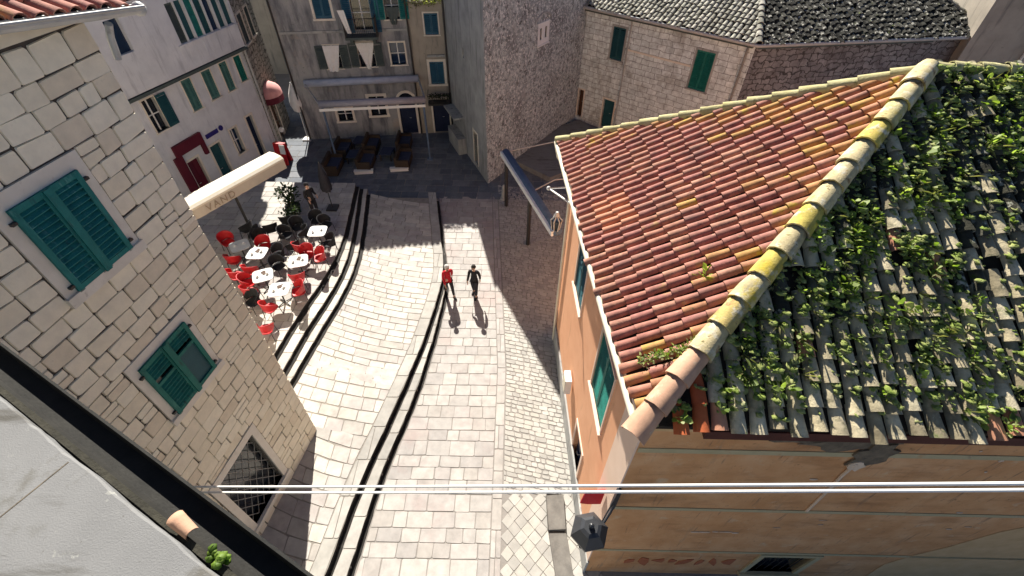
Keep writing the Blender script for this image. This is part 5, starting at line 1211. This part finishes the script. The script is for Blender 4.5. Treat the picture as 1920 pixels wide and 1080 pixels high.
# folded awning on the right
t = thing('rolled_awning', 'rolled blue awning on dark posts between the tower and the red roof', 'awning', (.7, 17.2, 0))
a, b = V((-.42, 20.36, 3.0)), V((1.72, 14.2, 3.0)); bar(a, b, 'canvas_roll', M['navybar'], .2, .17)
d_ = (b - a).normalized(); sd = V((-d_.y, d_.x, 0)); sd = sd if sd.x < 0 else -sd
mb = MB(); mb.obox((a + b) / 2 + sd * .22 + V((0, 0, -.03)), d_ * (b - a).length / 2, sd * .05, V((0, 0, .11))); mb.build('front_rail', M['whitemetal'], t)
for p in (a.lerp(b, .53), a.lerp(b, .02)):
    mb = MB(); q = V((p.x, p.y, 0)); mb.tube([q, q + V((0, 0, 2.9))], .09, 8); mb.build('post', M['iron'], t)
mb = MB(); q = a.lerp(b, .55); mb.tube([q, q + V((1.0, .5, .3)), V((2.6, 17.8, 3.2))], .03, 6); mb.tube([a, a + V((2.5, .6, .3))], .03, 6); mb.build('arm', M['gutter'], t)
e = V((1.55, 10.8, 7.3))
t = thing('bracket', 'white bent bracket sticking out below the far corner of the red roof', 'bracket', e)
mb = MB(); mb.tube([KL.P(7.3, 7.2, .02), KL.P(7.45, 7.05, .75), KL.P(6.6, 6.95, .02)], .03, 6); mb.build('arm', M['whitemetal'], t); mb = MB(); mb.ball(KL.P(7.45, 7.05, .75), .06); mb.build('knob', M['whitemetal'], t)
c = V((1.62, 14.15, 0))
t = thing('lamp', 'grey framed lantern with a curly bracket at the near end of the rolled blue awning', 'lamp', c + V((0, 0, 3.1)))
mb = MB(); mb.tube([c + V((0, 0, 3.18)), c + V((0, 0, 3.62))], [.13, .2], 6, sm=False); mb.build('lamp_glass', M['glass'], t)
mb = MB()
for k in range(6): a_ = math.pi / 3 * k; mb.tube([c + V((.14 * math.cos(a_), .14 * math.sin(a_), 3.18)), c + V((.21 * math.cos(a_), .21 * math.sin(a_), 3.62)), c + V((0, 0, 3.85))], .025, 5)
mb.tube([c + V((0, 0, 3.82)), c + V((0, 0, 3.98))], [.12, .05], 8); mb.build('lamp_frame', M['gutter'], t)
mb = MB()
for k in range(3):
    pts = [c + V((.1 + k * .09 + .12 * math.cos(a_ * .5) * (1 - a_ / 18), -.35 - k * .12 + .12 * math.sin(a_ * .5) * (1 - a_ / 18), 3.05)) for a_ in range(14)]; mb.tube(pts, .015, 5)
mb.tube([c + V((0, 0, 3.15)), c + V((.1, -.3, 3.05)), c + V((.35, -.75, 3.05))], .02, 5); mb.build('scroll_bracket', M['rustiron'], t)

# ================================================================== PEOPLE
def skin(name, nodes, edges, mat, parent, sub=2, root=0):
    me = bpy.data.meshes.new(name); org = rootloc(parent)
    me.from_pydata([V(p) - org for p, _ in nodes], edges, []); ob = bpy.data.objects.new(name + '_cage', me); COL.objects.link(ob)
    sk = ob.modifiers.new('s', 'SKIN'); sk.use_smooth_shade = True; sk.branch_smoothing = .6
    lay = me.skin_vertices[0].data
    for i, (_, r_) in enumerate(nodes):
        lay[i].radius = r_ if isinstance(r_, tuple) else (r_, r_); lay[i].use_root = i == root
    ss = ob.modifiers.new('u', 'SUBSURF'); ss.levels = sub; ss.render_levels = sub
    dg = bpy.context.evaluated_depsgraph_get(); dg.update()
    nm = bpy.data.meshes.new_from_object(ob.evaluated_get(dg)); bpy.data.objects.remove(ob); bpy.data.meshes.remove(me)
    nm.name = name; nm.materials.clear(); nm.materials.append(mat)
    for p in nm.polygons: p.use_smooth = True; p.material_index = 0
    o = bpy.data.objects.new(name, nm); COL.objects.link(o); o.parent = parent; return o
def person(lab, x, y, z, yaw, h, top_m, leg_m, hair_m, stride=.28, armsw=.25, cap=False, holds=False):
    k = h / 1.75; t = thing('person', lab, 'person', (x, y, z)); cs, sn = math.cos(yaw), math.sin(yaw)
    def P(a, b, c): return V((x + (a * cs - b * sn) * k, y + (a * sn + b * cs) * k, z + c * k))      # faces -y before the turn
    nodes = [(P(0, 0, .93), (.14 * k, .11 * k))]; edges = []
    def chain(par, pts):
        for p, r_ in pts: nodes.append((p, r_ * k)); edges.append((par, len(nodes) - 1)); par = len(nodes) - 1
        return par
    sp = chain(0, [(P(0, 0, 1.12), .12), (P(0, 0, 1.3), .14), (P(0, .0, 1.42), .1)])
    nk = chain(sp, [(P(0, -.01, 1.5), .056), (P(0, -.03, 1.57), .075), (P(0, -.03, 1.65), .092), (P(0, -.02, 1.71), .07)])
    chain(nk - 1, [(P(0, -.125, 1.62), .018)])          # nose
    for sg in (-1, 1): chain(nk - 1, [(P(sg * .1, -.02, 1.63), .016)])     # ears
    for sg in (-1, 1):
        st = stride * sg
        chain(0, [(P(sg * .095, 0, .86), .1), (P(sg * .1, -st * .45 - .02, .5), .062), (P(sg * .1, -st + .03 * abs(st), .1), .042), (P(sg * .1, -st - .03, .045), .042), (P(sg * .11, -st - .17, .03), .032)])
        sw = -armsw * sg
        wr = chain(sp, [(P(sg * .19, 0, 1.4), .062), (P(sg * .235, -sw * .3 + .03, 1.14), .045), (P(sg * .25, -sw - .07 - (.12 if holds else 0), .92 + (.12 if holds else 0)), .03)])
        w0 = nodes[wr][0]; pm = chain(wr, [(w0 + V((0, 0, -.06 * k)), .032)])
        for f in range(4):
            q = w0 + (P(0, (f - 1.5) * .02, 0) - P(0, 0, 0)) + V((0, 0, -.1 * k)); ln = (.06, .075, .07, .055)[f]
            chain(pm, [(q, .0095), (q + (P(-sg * .015, -.01, 0) - P(0, 0, 0)) + V((0, 0, -ln * k)), .008)])
        chain(pm, [(w0 + (P(-sg * .02, -.045, 0) - P(0, 0, 0)) + V((0, 0, -.08 * k)), .011)])
    skin('body', nodes, edges, M['skin'], t)
    n2, e2 = [(P(0, 0, 1.0), (.155 * k, .12 * k))], []
    def ch2(n_, e_, par, pts):
        for p, r_ in pts: n_.append((p, r_ * k)); e_.append((par, len(n_) - 1)); par = len(n_) - 1
        return par
    s2 = ch2(n2, e2, 0, [(P(0, 0, 1.14), .142), (P(0, 0, 1.3), .158), (P(0, 0, 1.43), .11)])
    ch2(n2, e2, 0, [(P(0, 0, .88), .155)])
    for sg in (-1, 1):
        sw = -armsw * sg
        ch2(n2, e2, s2, [(P(sg * .19, 0, 1.4), .08), (P(sg * .235, -sw * .3 + .03, 1.14), .06), (P(sg * .249, -sw * .95 - .06 - (.11 if holds else 0), .95 + (.11 if holds else 0)), .045)])
    skin('jacket', n2, e2, top_m, t)
    n3, e3 = [(P(0, 0, .95), (.15 * k, .12 * k))], []
    for sg in (-1, 1):
        st = stride * sg; ch2(n3, e3, 0, [(P(sg * .095, 0, .84), .112), (P(sg * .1, -st * .45 - .02, .5), .078), (P(sg * .1, -st + .03 * abs(st), .12), .06)])
    skin('trousers', n3, e3, leg_m, t)
    for sg in (-1, 1):
        st = stride * sg; mb = MB(); c = P(sg * .105, -st - .08, .04); mb.obox(c, P(.045, 0, 0) - P(0, 0, 0), P(0, .13, 0) - P(0, 0, 0), V((0, 0, .035 * k))); mb.build('shoe', M['blackcloth'], t)
    mb = MB(); mb.ball(P(0, .005, 1.675), .108 * k, 0, 12, 8, (1, 1, .95), .04); mb.build('cap' if cap else 'hair', hair_m, t)
    if cap: pass
    for sg in (-1, 1): mb = MB(); mb.ball(P(sg * .034, -.118, 1.64), .012 * k, 0, 6, 5); mb.build('eye', M['blackcloth'], t)
    return t
person('woman with pale hair and a red jacket walking by the end of the steps', -2.62, 13.7, 0, .5, 1.64, M['redcloth'], M['jeans'], M['hairgrey'])
person('person in black walking in the sunlit strip right of the red jacket', -1.55, 13.7, 0, -.2, 1.66, M['blackcloth'], M['jeans'], M['hairdark'], .16, .12)
person('man in black with a dark cap standing on the cafe terrace behind the chairs', -9.35, 18.0, ZC, 1.0, 1.78, M['blackcloth'], M['jeans'], M['blackcloth'], .05, .05, True, True)
